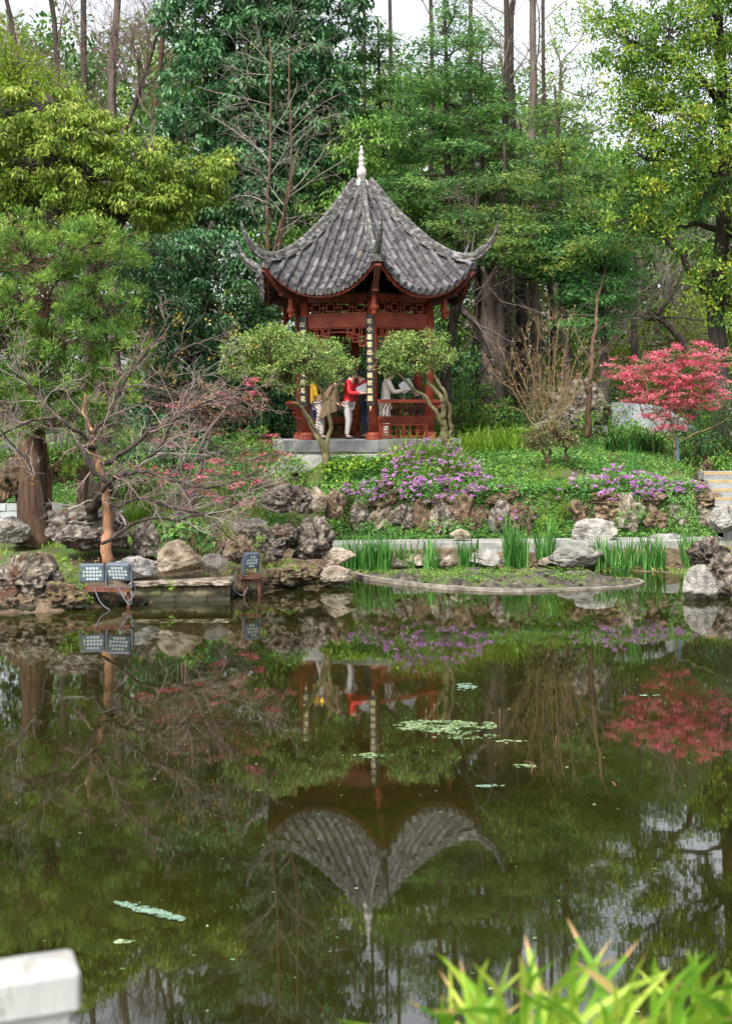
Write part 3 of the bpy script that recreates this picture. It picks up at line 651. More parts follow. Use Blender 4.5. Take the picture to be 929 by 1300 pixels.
# couplet boards on the two columns of the open side
def couplet(ang, text, label):
    n_, l_ = AX(A0-30); c = RA(ang, rc_)+n_*.125; z0, z1 = 3.22, 5.26
    mb = MB(); th = np.linspace(-1, 1, 9); w = .095
    lx = th*w; dx = .03*(1-th**2)
    rows = []
    for z in (z0, z1):
        for o in (0, -.022): rows.append(c[:2]+l_[:2]*lx[:, None]+n_[:2]*(dx+o-.01)[:, None])
    v = np.concatenate([np.c_[rows[0], np.full(9, z0)], np.c_[rows[1], np.full(9, z0)], np.c_[rows[2], np.full(9, z1)], np.c_[rows[3], np.full(9, z1)]])
    q = []
    for i in range(8): q += [[i, i+1, 19+i, 18+i], [9+i+1, 9+i, 27+i, 27+i+1], [18+i, 19+i, 28+i, 27+i], [i+1, i, 9+i, 10+i]]
    q += [[0, 18, 27, 9], [8, 17, 35, 26]]
    mb.add(v, q)
    root = thing('couplet_board', label, 'plaque', (c[0], c[1], z0), 'carved boards on the pavilion columns')
    part('panel', mb, M['board'], root)
    cu = bpy.data.curves.new('t', 'FONT'); cu.body = '\n'.join(text); cu.size = .132; cu.align_x = 'CENTER'; cu.extrude = .003; cu.space_line = (z1-z0-.16)/len(text)/.132
    cu.offset = .0008
    to = bpy.data.objects.new('t', cu); COL.objects.link(to)
    R = Matrix([l_, (0, 0, 1), n_]).transposed()
    bpy.context.view_layer.update()
    me = bpy.data.meshes.new_from_object(to.evaluated_get(bpy.context.evaluated_depsgraph_get()))
    bpy.data.objects.remove(to)
    co = np.zeros(len(me.vertices)*3); me.vertices.foreach_get('co', co); co = co.reshape(-1, 3)
    co[:, 1] -= (co[:, 1].max()+co[:, 1].min())/2; co[:, 2] += .024
    w2 = np.asarray(co)@np.array([l_, (0, 0, 1), n_], float)+np.array([c[0], c[1], (z0+z1)/2])-np.array([c[0], c[1], z0])
    me.vertices.foreach_set('co', w2.ravel()); me.materials.clear(); me.materials.append(M['gold'])
    part('characters', me, None, root)
    hk = MB(); hk.add([c+l_*-.03+n_*.0+[0, 0, z0-.001], c+l_*.03+[0, 0, z0-.001], c+[0, 0, z0-.13]-n_*.0, c+n_*.015+[0, 0, z0-.04]], [[0, 1, 3], [1, 2, 3], [2, 0, 3], [0, 2, 1]]) 
    part('hook', hk, M['gold'], root)
couplet(A0, '草小墓嘗出水小榆状磊園', 'black board with gold characters on the front column of the pavilion')
couplet(A0-60, '山鳥啼雲竹影清風寿花', 'black board with gold characters on the left column, half behind the clipped tree')

# ------------------------------------------------------------------ people
M['skin'] = plain('skin', (.5, .3, .22), .5, .08); M['hair'] = plain('hair_black', (.012, .01, .01), .5, .3)
M['c_red'] = plain('cloth_red', (.5, .012, .02), .7, .2); M['c_navy'] = plain('cloth_navy', (.015, .022, .05), .8, .3); M['c_lgrey'] = plain('cloth_light_grey', (.42, .4, .4), .8, .15)
M['c_brown'] = plain('cloth_khaki_brown', (.13, .085, .05), .85, .15); M['c_cream'] = plain('cloth_cream', (.62, .58, .52), .8, .1); M['c_yellow'] = plain('cloth_yellow', (.5, .3, .02), .7, .15)
M['c_black'] = plain('cloth_black', (.02, .02, .024), .8, .3); M['c_teal'] = plain('cloth_teal', (.02, .3, .28), .8, .2); M['paper'] = plain('paper', (.72, .75, .82), .6, .04, 3, bump=0)
M['shoe'] = plain('shoe_dark', (.025, .025, .03), .6)
def stripes():
    m, nt, N, L = newmat('cloth_striped'); w = N.new('ShaderNodeTexWave'); w.inputs['Scale'].default_value = 9; w.bands_direction = 'DIAGONAL'; L.new(geo(nt), w.inputs[0])
    p = N.new('ShaderNodeBsdfPrincipled'); p.inputs['Roughness'].default_value = .85; L.new(ramp(nt, [(.35, (.2, .16, .16)), (.65, (.55, .5, .48))], w.outputs[0]).outputs[0], p.inputs['Base Color'])
    L.new(p.outputs[0], N.new('ShaderNodeOutputMaterial').inputs[0]); return m
M['c_stripe'] = stripes()
def skin_mesh(name, V, E, R, root=0, sub=2):
    me = bpy.data.meshes.new(name); me.from_pydata([tuple(v) for v in V], E, []); o = bpy.data.objects.new(name, me); COL.objects.link(o)
    md = o.modifiers.new('s', 'SKIN'); 
    for i, sv in enumerate(me.skin_vertices[0].data): sv.radius = (R[i] if not np.isscalar(R[i]) else (R[i], R[i])); sv.use_root = (i == root)
    md.use_smooth_shade = True; ss = o.modifiers.new('d', 'SUBSURF'); ss.levels = sub; ss.render_levels = sub
    bpy.context.view_layer.update()
    out = bpy.data.meshes.new_from_object(o.evaluated_get(bpy.context.evaluated_depsgraph_get())); bpy.data.objects.remove(o); out.name = name
    return out
def person(label, foot, yaw, h, top, legs, lean=.1, headdown=.3, arms=((.3, .5), (.3, .5)), sit=False, skirt=None, hood=False, hairlong=True, step=.12, group='people in the pavilion'):
    """arms: per side (forward raise of the upper arm, elbow bend). yaw: facing; 0 = towards +X, 90 = away from the camera"""
    s = h/1.7; F = np.array([math.cos(math.radians(yaw)), math.sin(math.radians(yaw)), 0]); Rt = np.array([F[1], -F[0], 0]); U = np.array([0, 0, 1.])
    foot = np.asarray(foot, float); hz = .9*s if not sit else .52*s
    pel = foot+U*hz
    up = norm(U*math.cos(lean)+F*math.sin(lean))
    wa = pel+up*.18*s; ch = pel+up*.38*s; nk = pel+up*.54*s; hd = norm(up*math.cos(headdown)+F*math.sin(headdown))
    hb = nk+hd*.1*s; hm = nk+hd*.17*s+F*.01*s; ht = nk+hd*.27*s
    V = [pel, wa, ch, nk, hb, hm, ht]; E = [(0, 1), (1, 2), (2, 3), (3, 4), (4, 5), (5, 6)]; R = [(.13*s, .1*s), (.11*s, .09*s), (.14*s, .1*s), (.05*s, .05*s), (.055*s, .06*s), (.078*s, .095*s), (.05*s, .06*s)]
    limbs = {}
    for sd in (-1, 1):
        b = len(V)
        hip_ = pel+Rt*.09*s*sd-U*.06*s
        if sit: kn = hip_+F*.42*s+U*.0; an = kn-U*.4*s; toe = an+F*.14*s-U*.05*s
        else: kn = hip_-U*.38*s+F*(.03+.5*step*sd)*s; an = np.array([0, 0, 0])+foot+Rt*.09*s*sd+F*(step*sd-.03)*s+U*.09*s; toe = an+F*.15*s-U*.05*s
        V += [hip_, kn, an, toe]; E += [(0, b), (b, b+1), (b+1, b+2), (b+2, b+3)]; R += [.085*s, .058*s, .04*s, .032*s]
        c = len(V); a1, a2 = arms[0 if sd < 0 else 1]
        sh = nk-up*.06*s+Rt*.17*s*sd; ud = norm(-up*math.cos(a1)+F*math.sin(a1)+Rt*.18*sd); el = sh+ud*.28*s
        fd = norm(-up*math.cos(a1+a2)+F*math.sin(a1+a2)-Rt*.25*sd); wr = el+fd*.24*s; pm = wr+fd*.06*s
        V += [sh, el, wr, pm]; E += [(3, c), (c, c+1), (c+1, c+2), (c+2, c+3)]; R += [.052*s, .04*s, .026*s, (.034*s, .02*s)]
        side = norm(np.cross(fd, U)+1e-6); cur = norm(np.cross(side, fd))
        for q in range(4):
            g = len(V); fo = side*(q-1.5)*.019*s; ln = (.034, .042, .038, .028)[q]*s
            V += [pm+fo+fd*.03*s, pm+fo+fd*(.03*s+ln)-cur*.01*s, pm+fo+fd*(.03*s+ln*1.4)-cur*.03*s]; E += [(c+3, g), (g, g+1), (g+1, g+2)]; R += [.009*s, .008*s, .007*s]
        g = len(V); V += [pm+side*.035*s*sd-cur*.015*s, pm+side*.05*s*sd+fd*.03*s-cur*.02*s]; E += [(c+3, g), (g, g+1)]; R += [.011*s, .009*s]
        limbs[sd] = (hip_, kn, an, toe, sh, el, wr, pm)
    root = thing('person', label, 'person', foot, group)
    def add(name, me, mat):
        me.materials.clear(); me.materials.append(mat); co = np.zeros(len(me.vertices)*3); me.vertices.foreach_get('co', co)
        me.vertices.foreach_set('co', (co.reshape(-1, 3)-np.array([float(q) for q in root.location])).ravel()); o = bpy.data.objects.new(name, me); COL.objects.link(o); o.parent = root; return o
    body = add('body', skin_mesh('body', V, E, R), M['skin'])
    # top garment
    V2 = [pel-up*(.06*s), wa, ch, nk-up*.02*s]; E2 = [(0, 1), (1, 2), (2, 3)]; R2 = [(.165*s, .135*s), (.145*s, .125*s), (.17*s, .135*s), (.085*s, .08*s)]
    if skirt: V2.insert(0, pel-up*skirt*s); E2 = [(i, i+1) for i in range(4)]; R2.insert(0, (.2*s, .16*s))
    n3 = len(V2)-1
    for sd in (-1, 1):
        c = len(V2); hip_, kn, an, toe, sh, el, wr, pm = limbs[sd]; V2 += [sh, el, wr]; E2 += [(n3, c), (c, c+1), (c+1, c+2)]; R2 += [.075*s, .062*s, .045*s]
    add('coat' if skirt else 'jacket', skin_mesh('jacket', V2, E2, R2, 1), M[top])
    V3 = [pel]; E3 = []; R3 = [(.15*s, .12*s)]
    for sd in (-1, 1):
        c = len(V3); hip_, kn, an, *_ = limbs[sd]; V3 += [hip_, kn, an]; E3 += [(0, c), (c, c+1), (c+1, c+2)]; R3 += [.1*s, .075*s, .06*s]
        sb = MB(); toe = limbs[sd][3]; sb.tubes(curve([an-F*.05*s-U*.045*s, (an+toe)/2-U*.02*s, toe+F*.04*s], 6), np.array([.035, .05, .05, .048, .042, .02])*s, 8); part('shoe', sb, M['shoe'], root)
    add('trousers', skin_mesh('trousers', V3, E3, R3), M[legs])
    # hair cap over the back and crown of the head, and a simple face
    d, f = ico(3); back = -F; q = d.copy(); cen = hm+hd*.035*s-F*.012*s
    fz = norm(hd); fx = norm(F-hd*np.dot(F, hd)); fy = np.cross(fz, fx)
    loc = q@np.array([fx*.098*s, fy*.09*s, fz*.118*s]); keep = ((d[:, 0] < .45+.5*d[:, 2]) & ((d[:, 2] > -.6) | (d[:, 0] < -.1)))
    if hairlong: loc = loc-fz*(np.clip(-d[:, 2], 0, 1)*.09*s)[:, None]
    ff = f[keep[f].all(1)]; hb_ = MB(); hb_.add(cen+loc*1.06, ff, 0, True); part('hair', hb_, M['c_red'] if hood == 'x' else M['hair'], root)
    fm = MB(); fc = hm+fx*.085*s
    fm.lathe([(0, -.02*s), (.012*s, -.012*s), (.009*s, .01*s), (0, .022*s)], fc+fx*.006*s, 8, ax=[fx, fy, fz]); 
    for sd in (-1, 1): fm.add((fc+fz*.03*s+fy*.03*s*sd)+ico(1)[0]*.011*s, ico(1)[1], 1, True)
    fm.box(fc-fz*.04*s-fx*.004*s, (.012*s, .04*s, .008*s), [fx, fy, fz], 2)
    part('face', fm, [M['skin'], M['hair'], M['darkred']], root)
    return root, limbs, F, Rt
def paper(p, Rt, U, w, h, label, n=2):
    mb = MB(); Rt = norm(Rt); U = norm(U); N = norm(np.cross(Rt, U)); U = np.cross(N, Rt)
    for i in range(n):
        K = 6; t = np.linspace(-1, 1, K); off = N*.018*i
        a = [p+off+Rt*w/2*x-U*h/2+N*.015*x*x for x in t]; b = [p+off+Rt*w/2*x+U*h/2+N*(.03*x*x+.01*i) for x in t]
        v = np.array(a+b); v2 = v+N*.002
        mb.add(np.concatenate([v, v2]), [[j, j+1, K+j+1, K+j] for j in range(K-1)]+[[2*K+j+1, 2*K+j, 3*K+j, 3*K+j+1] for j in range(K-1)])
    return single('sheet_music' if False else 'paper_sheet', mb, M['paper'], label, 'paper', 'papers people read from')
def at(px, D, z=FZ): p = P(px, 500, D); return np.array([p[0], D, z])
r = person('person in a red jacket and pale trousers reading from a sheet', at(441, 30.2), -20, 1.6, 'c_red', 'c_lgrey', .12, .6, ((.5, 1.1), (.45, 1.15)), step=.04)
hp = (r[1][1][7]+r[1][-1][7])/2; paper(hp+r[2]*-.04+np.array([0, -.12, .1]), [.9, .1, .45], [-.25, -.5, .8], .32, .21, 'pale sheet held by the person in the red jacket', 1)
r = person('person in a dark vest over red sleeves behind the front column', at(466, 30.75), 200, 1.63, 'c_navy', 'c_navy', .2, .7, ((.6, 1.1), (.5, 1.1)), step=.05)
vb = MB(); 
for sd in (-1, 1):
    l = r[1][sd]; vb.tubes(curve([l[4]+[0, 0, .02], l[5], l[6]], 8), np.array([.08, .085, .078, .07, .067, .06, .052, .048]), 10)
part('sleeves', vb, M['c_red'], r[0])
r = person('person in a long cream coat holding open pages beside the front column', at(489, 30.9), 10, 1.62, 'c_cream', 'c_cream', .1, .5, ((.6, 1.2), (.55, 1.2)), skirt=.42, step=.03)
hp = (r[1][1][7]+r[1][-1][7])/2; paper(hp+r[2]*.04+np.array([0, -.04, .1]), [.75, .15, .5], [-.3, -.35, .9], .3, .27, 'open white pages held by the person in the cream coat', 3)
r = person('person seated on the right bench in dark clothes', at(534, 31.55), 175, 1.6, 'c_black', 'c_black', .1, .5, ((.3, .9), (.3, .9)), sit=True)
r = person('person in a brown cape and striped trousers leaning forward', at(405, 30.0), -10, 1.62, 'c_brown', 'c_stripe', .75, .5, ((.5, .6), (.4, .7)), step=.1)
cp = MB(); L_ = r[1]; F, Rt = r[2], r[3]; shm = (L_[1][4]+L_[-1][4])/2; hipm = (L_[1][0]+L_[-1][0])/2
th = np.linspace(0, 2*math.pi, 25)[:-1]; rings = []
for t in np.linspace(0, 1, 9):
    c = shm+(hipm-shm)*t*.55+np.array([0, 0, -.42])*t+F*.1*t; w = .14+.17*t**.7; dd = .12+.13*t**.8
    wav = 1+.13*np.sin(th*8+t*2)*t**.5+.05*np.sin(th*17)*t
    rings.append(c+F*(np.cos(th)*dd*wav)[:, None]+Rt*(np.sin(th)*w*wav)[:, None]+np.array([0, 0, 1.])*(np.cos(th)*.12*t)[:, None])
v = np.concatenate(rings); n24 = 24; cp.add(v, [[a*n24+b, a*n24+(b+1) % n24, (a+1)*n24+(b+1) % n24, (a+1)*n24+b] for a in range(8) for b in range(n24)], 0, True)
part('cape', cp, M['c_brown'], r[0])
person('person in a yellow jacket and dark trousers behind the clipped tree', at(394, 31.1), 15, 1.55, 'c_yellow', 'c_navy', .15, .4, ((.3, .9), (.3, .9)), step=.05)
# ------------------------------------------------------------------ ground, water, path
def grade(a, b, s, far, n): return np.concatenate([-np.geomspace(far, abs(a)+s, n)[:], np.arange(a, b+s*.5, s), np.geomspace(b+s, far, n)]) if a < 0 else None
xs = np.concatenate([-np.geomspace(400, 13, 26), np.arange(-12.8, 12.9, .14), np.geomspace(13, 400, 26)])
ys = np.concatenate([[-300, -80, -20, -4, 1.], np.arange(2.4, 4, .1), np.arange(5.5, 17, 1.), np.arange(17.2, 36, .12), np.geomspace(36.3, 420, 30)])
gx, gy = np.meshgrid(xs, ys); gz = H(gx, gy)
gz = gz+.05*fbm(np.c_[gx.ravel()*1.3, gy.ravel()*1.3, gx.ravel()*0], 3, 4).reshape(gx.shape)*((gy > shore(gx)+.2) & (gy < 60))
I = np.arange(gx.size).reshape(gx.shape); g = MB(); g.add(np.c_[gx.ravel(), gy.ravel(), gz.ravel()], np.stack([I[:-1, :-1], I[:-1, 1:], I[1:, 1:], I[1:, :-1]], -1).reshape(-1, 4), 0, True)
M['soil'] = surf('soil_and_moss', [(.3, (.035, .028, .018)), (.48, (.075, .07, .03)), (.6, (.07, .12, .03)), (.8, (.12, .2, .05))], 1.2, .95, .8, 12, bdist=.03)
def zbrown(m):      # bare earth close to the water
    nt = m.node_tree; p = [n for n in nt.nodes if n.type == 'BSDF_PRINCIPLED'][0]; old = p.inputs['Base Color'].links[0].from_socket
    sx = nt.nodes.new('ShaderNodeSeparateXYZ'); nt.links.new(geo(nt), sx.inputs[0]); r = ramp(nt, [(.38, (1, 1, 1)), (.5, (0, 0, 0))], sx.outputs[2])
    n2 = noise(nt, geo(nt), 6, 5, .6); r2 = ramp(nt, [(.35, (.05, .035, .022)), (.65, (.16, .115, .075))], n2.outputs[0])
    nt.links.new(mixc(nt, r.outputs[0], old, r2.outputs[0]), p.inputs['Base Color'])
zbrown(M['soil'])
single('ground', g, M['soil'], kind='structure', loc=(0, 0, 0))
w = MB(); w.add([(-300, 3.3, 0), (300, 3.3, 0), (300, 27, 0), (-300, 27, 0)], [[0, 1, 2, 3]])
def water():
    m, nt, N, L = newmat('pond_water'); p = N.new('ShaderNodeBsdfPrincipled')
    n0 = noise(nt, mapping(nt, geo(nt), (.35, .5, 1)), 1., 4, .6)
    L.new(ramp(nt, [(.35, (.009, .0085, .002)), (.65, (.021, .02, .004))], n0.outputs[0]).outputs[0], p.inputs['Base Color'])
    p.inputs['Roughness'].default_value = .02; p.inputs['IOR'].default_value = 2.0; p.inputs['Specular IOR Level'].default_value = .8
    a = noise(nt, mapping(nt, geo(nt), (1.6, 5., 1)), 1.2, 3, .5); b = noise(nt, mapping(nt, geo(nt), (.5, 1.1, 1)), 1., 2, .5)
    q = N.new('ShaderNodeMath'); q.operation = 'MULTIPLY'; L.new(a.outputs[0], q.inputs[0]); L.new(b.outputs[0], q.inputs[1])
    u = N.new('ShaderNodeBump'); u.inputs['Strength'].default_value = .022; u.inputs['Distance'].default_value = .022
    L.new(q.outputs[0], u.inputs['Height']); L.new(u.outputs[0], p.inputs['Normal'])
    L.new(p.outputs[0], N.new('ShaderNodeOutputMaterial').inputs[0]); return m
single('water', w, water(), kind='structure', loc=(0, 3.3, 0))
M['path'] = surf('path_concrete', [(.3, (.16, .16, .15)), (.5, (.26, .255, .24)), (.7, (.36, .35, .33))], 3, .9, .3, 25)
pb = MB(); X = np.linspace(-.7, 9.5, 60)
for (y0, y1, z0, z1) in ((25.66, 26.6, .25, .49),):
    wy = .05*np.sin(X*1.3)
    v = np.concatenate([np.c_[X, y0+wy, 0*X+z0], np.c_[X, y0+wy, 0*X+z1], np.c_[X, y1+wy, 0*X+z1], np.c_[X, y1+wy, 0*X+z0]]); K = 60
    pb.add(v, [[r*K+i, r*K+i+1, (r+1)*K+i+1, (r+1)*K+i] for r in range(3) for i in range(K-1)]+[[0, K, 2*K, 3*K], [K-1, 4*K-1, 3*K-1, 2*K-1]])
single('path', pb, M['path'], kind='structure')
# mud islet with its stone edging
wp = lambda x, y, z=.04: P(x, y, (CAMH-z)*FPX/(y-PY0))
fr = curve([wp(*q) for q in ((446, 727), (468, 733), (539, 743), (604, 748), (664, 750), (714, 749), (784, 746), (812, 741), (800, 736), (760, 734.5), (735, 731), (742, 727))], 90)
bk = np.array([[x, 25.45, .04] for x in np.linspace(fr[0, 0], fr[-1, 0], 90)])
fr0 = fr; fi = np.linspace(0, 89, 260); fr = np.stack([np.interp(fi, np.arange(90), fr0[:, a]) for a in range(3)], 1); bk = np.stack([np.interp(fi, np.arange(90), bk[:, a]) for a in range(3)], 1)
T = np.linspace(0, 1, 60)[:, None, None]; gm = fr[None]*(1-T)+bk[None]*T; sh = gm.shape[:2]; q = gm.reshape(-1, 3)
edge = np.minimum(T[:, 0, 0], 1-T[:, 0, 0])[:, None].repeat(260, 1).ravel(); q[:, 2] = .03+(.07*fbm(q*[3, 3, 1], 4, 8)+.05*np.clip(vnoise(q*[5, 5, 1], 3)-.1, 0, 1)+.03*vnoise(q*[14, 14, 1], 5))*np.minimum(1, edge*6)
fr = fr0; I = np.arange(len(q)).reshape(sh); mm = MB(); mm.add(q, np.stack([I[:-1, :-1], I[:-1, 1:], I[1:, 1:], I[1:, :-1]], -1).reshape(-1, 4), 0, True)
M['mud'] = surf('mud_and_gravel', [(.36, (.014, .012, .01)), (.47, (.05, .04, .03)), (.58, (.11, .095, .07)), (.72, (.2, .18, .14))], 7, .8, 1., 26, bdist=.05, spec=.5, extra=[(1.8, .5, (.085, .115, .025)), (14, .68, (.36, .34, .3))])
single('mud_islet', mm, M['mud'], kind='structure')
kb = MB(); t = norm(np.gradient(fr, axis=0)); sd = np.c_[-t[:, 1], t[:, 0], 0*t[:, 0]]
v = np.stack([fr-sd*.07+[0, 0, -.3], fr-sd*.07+[0, 0, .03], fr+sd*.07+[0, 0, .03], fr+sd*.07+[0, 0, -.3]], 1).reshape(-1, 3)
kb.add(v, [[4*i+a, 4*(i+1)+a, 4*(i+1)+a+1, 4*i+a+1] for i in range(89) for a in range(3)]+[[0, 1, 2, 3], [359, 358, 357, 356]])
M['edging'] = surf('edging_stone', [(.33, (.1, .085, .065)), (.5, (.2, .175, .14)), (.68, (.33, .3, .25))], 6, .85, .7, 16, bdist=.03, extra=[(3, .6, (.08, .1, .03))])
single('stone_edging', kb, M['edging'], 'low curved stone edging round the mud islet in the pond', 'kerb')
rg = rs(3); pe = MB()
for i in range(110):
    u = rg.randint(6, 250); v_ = rg.uniform(.05, .95); c = gm[0, u]*(1-v_)+gm[-1, u]*v_; s = rg.uniform(.01, .04)
    d, f = ico(1); pe.add(d*np.array([s*1.5, s, s*.7])*rg.uniform(.7, 1.3, (1, 3))+c+[0, 0, .02], f, 0, True)
single('pebbles', pe, M['rock_s'], 'small pebbles and shells scattered on the mud islet', 'pebbles', kind='stuff')

# steps at the right edge
st = thing('garden_steps', 'stone garden steps with yellow edges climbing at the right edge', 'steps', (8., 26., .5))
M['yellow'] = plain('yellow_paint', (.33, .24, .11), .7)
for i in range(7):
    y0 = 25.95+i*.3; z = .78+i*.16; s = MB(); s.box((8.05, y0+.3, z/2+.2), (1.9, .62, z-.4), None); part('step', s, M['slab'], st)
    s = MB(); s.box((8.05, y0-.004, z-.028), (1.9, .02, .05)); s.box((8.05, y0+.03, z+.002), (1.9, .08, .006)); part('step_edge', s, M['yellow'], st)
ss = MB(); ss.prism([(-1.55, 27.86), (.6, 27.82), (.7, 28.62), (-1.7, 28.62)], 1.8, 2.17)
single('landing_slab', ss, M['slab_edge'], 'pale stone landing in front of the pavilion entrance', 'slab')

# low mossy wall at the water's edge on the left
lw = MB()
nx_, nz_ = 90, 34; uu, vv = np.meshgrid(np.linspace(0, 1, nx_), np.linspace(0, 1, nz_)); arc = vv
# front face, top and back as one sheet wrapped round
yy = np.interp(arc, [0, .6, .8, 1], [21.3, 21.33, 21.95, 21.98]); zz = np.interp(arc, [0, .6, .8, 1], [-.5, .27, .27, -.4]); q = np.c_[(-3.85+1.62*uu).ravel(), yy.ravel(), zz.ravel()]
n_a = fbm(q*[2.2, 2.2, 3.5], 4, 31); joints = np.minimum(np.abs(((q[:, 2]+.03*vnoise(q*3, 2))*5.2) % 1-.5), np.abs((q[:, 0]*2.1+np.floor(q[:, 2]*5.2+.5)*.37+.2*vnoise(q*2, 5)) % 1-.5)*2)
q[:, 1] -= (.05*n_a-.035*(joints < .07))*(arc.ravel() < .62); q[:, 2] += .02*n_a*(arc.ravel() > .55)
I = np.arange(nx_*nz_).reshape(nz_, nx_); lw.add(q, np.stack([I[:-1, :-1], I[:-1, 1:], I[1:, 1:], I[1:, :-1]], -1).reshape(-1, 4), 0, True)
root = thing('low_wall', 'low mossy stone wall at the waterline between the floodlights', 'wall', (-3., 21.6, 0))
part('wall', lw, M['mosswall'], root)
x = -3.85
for wd in (.5, .45, .4, .27):
    cs = MB(); d_, f_ = ico(4); pp = np.clip(d_*1.6, -1, 1)*np.array([wd/2, .33, .03]); pp += d_*(.03*fbm(d_*3+x, 3, 5))[:, None]*[1, 1, .3]; cs.add(pp+[x+wd/2, 21.58, .3], f_, 0, False); part('coping_slab', cs, M['rock_t'], root); x += wd

# ------------------------------------------------------------------ rocks
R_ = [
 (78, 782, 20.35, 62, 44, 'P', 'rock_b', 'dark undercut rock below the mossy ferns at the left waterline', .8),
 (132, 782, 20.75, 70, 30, 'B', 'rock_b', 'shadowed low rock under the shelf of the two left floodlights', .5),
 (12, 790, 20.15, 60, 34, 'B', 'rock_b', 'low dark rock at the waterline in the left corner of the shore', .7),
 (168, 778, 20.95, 40, 22, 'B', 'rock_b', 'small dark rock at the left foot of the low wall', .6),
 (312, 760, 22.0, 40, 26, 'B', 'rock_b', 'low dark rock under the shelf of the right floodlight', .6),
 (28, 778, 20.3, 98, 74, 'P', 'rock_p', 'dark pitted rock in the water at the left edge', 1.),
 (12, 692, 23.5, 46, 36, 'S', 'rock_s', 'grey boulder below the white block wall at the left edge', .8),
 (100, 706, 22., 118, 62, 'P', 'rock_p', 'broad rough brown rock between the thick trunk and the orange trunk', .9),
 (184, 710, 22.4, 46, 52, 'P', 'rock_p', 'upright pitted rock right of the orange trunk', .8),
 (227, 731, 21.5, 62, 45, 'S', 'rock_t', 'pale angular boulder with a pointed top on the low wall', .7),
 (268, 729, 21.75, 40, 26, 'S', 'rock_s', 'small grey boulder right of the pointed pale boulder', .7),
 (172, 737, 21.3, 54, 30, 'S', 'rock_s', 'flat grey boulder behind the middle floodlight', .7),
 (302, 720, 22.3, 40, 42, 'B', 'rock_b', 'brown rounded rock behind the right floodlight', .8),
 (283, 700, 23.2, 34, 26, 'B', 'rock_b', 'small dark rock above the grey boulders of the low wall', .8),
 (317, 680, 24.4, 46, 22, 'S', 'rock_s', 'light grey slanted boulder left of the big holed rock', .8),
 (352, 716, 23.2, 58, 50, 'P', 'rock_p', 'left half of the big holed rock by the pond', 1.),
 (393, 716, 23.3, 62, 60, 'P', 'rock_p', 'right and taller half of the big holed rock by the pond', 1.),
 (429, 722, 23.5, 44, 27, 'S', 'rock_t', 'tan boulder right of the big holed rock', .8),
 (372, 747, 22.7, 74, 30, 'B', 'rock_b', 'low mossy brown rock at the waterline', .9),
 (424, 746, 22.9, 48, 27, 'S', 'rock_t', 'tan rock sloping into the water beside the low mossy rock', .8),
 (345, 745, 22.6, 30, 22, 'B', 'rock_b', 'dark mossy rock at the waterline right of the floodlight', .8),
 (497, 723, 25.0, 44, 13, 'F', 'rock_t', 'long flat tan stone at the water left of the islet', .6),
 (541, 722, 25.1, 50, 17, 'F', 'rock_t', 'flat tan stone with a raised back behind the islet', .6),
 (569, 722, 25.1, 26, 17, 'F', 'rock_t', 'small tan stone ending the flat row behind the islet', .6),
 (619, 722, 24.9, 46, 25, 'S', 'rock_w', 'pale rounded stone between two iris clumps', .7),
 (737, 724, 24.6, 74, 31, 'S', 'rock_w', 'largest pale stone behind the right end of the islet', .7),
 (695, 722, 25.1, 26, 14, 'S', 'rock_t', 'small tan stone left of the largest pale stone', .7),
 (758, 690, 25.9, 58, 31, 'S', 'rock_w', 'pale grey boulder on the path between irises', .7),
 (585, 686, 26.0, 26, 14, 'S', 'rock_t', 'small boulder on the path behind an iris clump', .7),
 (850, 696, 26.0, 46, 18, 'S', 'rock_s', 'low grey boulder right of the irises', .7),
 (893, 770, 20.9, 44, 54, 'S', 'rock_w', 'pale topped rock standing in the water at the right', .8),
 (922, 762, 21.2, 44, 62, 'P', 'rock_p', 'dark pitted rock leaving the frame at the right waterline', .9),
 (902, 724, 23.8, 54, 42, 'P', 'rock_p', 'rough brown rock above the pale topped rock at the right', .9),
 (922, 680, 25.4, 40, 38, 'S', 'rock_w', 'pale boulder below the steps at the right edge', .9),
 (30, 650, 27.5, 60, 80, 'P', 'rock_b', 'tall shadowed rock behind the thick trunk', .9),
 (-20, 655, 27.2, 60, 70, 'P', 'rock_b', 'shadowed rock cut by the left edge', .9),
 (352, 654, 25.7, 44, 42, 'P', 'rock_p', 'rough rock above the holed rock, left of its neighbours', .9),
 (382, 655, 25.8, 40, 40, 'P', 'rock_p', 'squarish rough rock above the holed rock', .9),
 (404, 652, 25.9, 22, 36, 'S', 'rock_t', 'narrow pale rock above the holed rock', .9),
 (425, 660, 26.1, 30, 40, 'P', 'rock_b', 'brown rock where the terrace wall begins', .9),
 (500, 632, 27.0, 56, 24, 'P', 'rock_b', 'brown rock under the left purple bush', .8),
 (650, 640, 27.0, 64, 24, 'P', 'rock_b', 'long brown rock on top of the wall right of the purple bush', .8),
 (590, 634, 27.1, 50, 18, 'P', 'rock_b', 'low rock buried in the purple bush', .8),
 (740, 552, 31.8, 74, 76, 'P', 'rubble', 'rubble rockery leaning behind the slender trunk', .7),
 (712, 556, 31.4, 40, 46, 'P', 'rubble', 'smaller rubble rock left of the slender trunk', .7),
]
M['rubble'] = surf('rubble_stone', [(.35, (.025, .022, .018)), (.47, (.09, .08, .06)), (.58, (.22, .19, .15)), (.8, (.36, .32, .27))], 9, .9, 1., 14, bdist=.06)
for r in R_: rock(*r[:8], depth=r[8])
ORD = ['first', 'second', 'third', 'fourth', 'fifth', 'sixth', 'seventh', 'eighth', 'ninth', 'tenth', 'eleventh', 'twelfth', 'thirteenth', 'fourteenth', 'fifteenth', 'sixteenth']
rg = rs(21); i = 0; x = 448
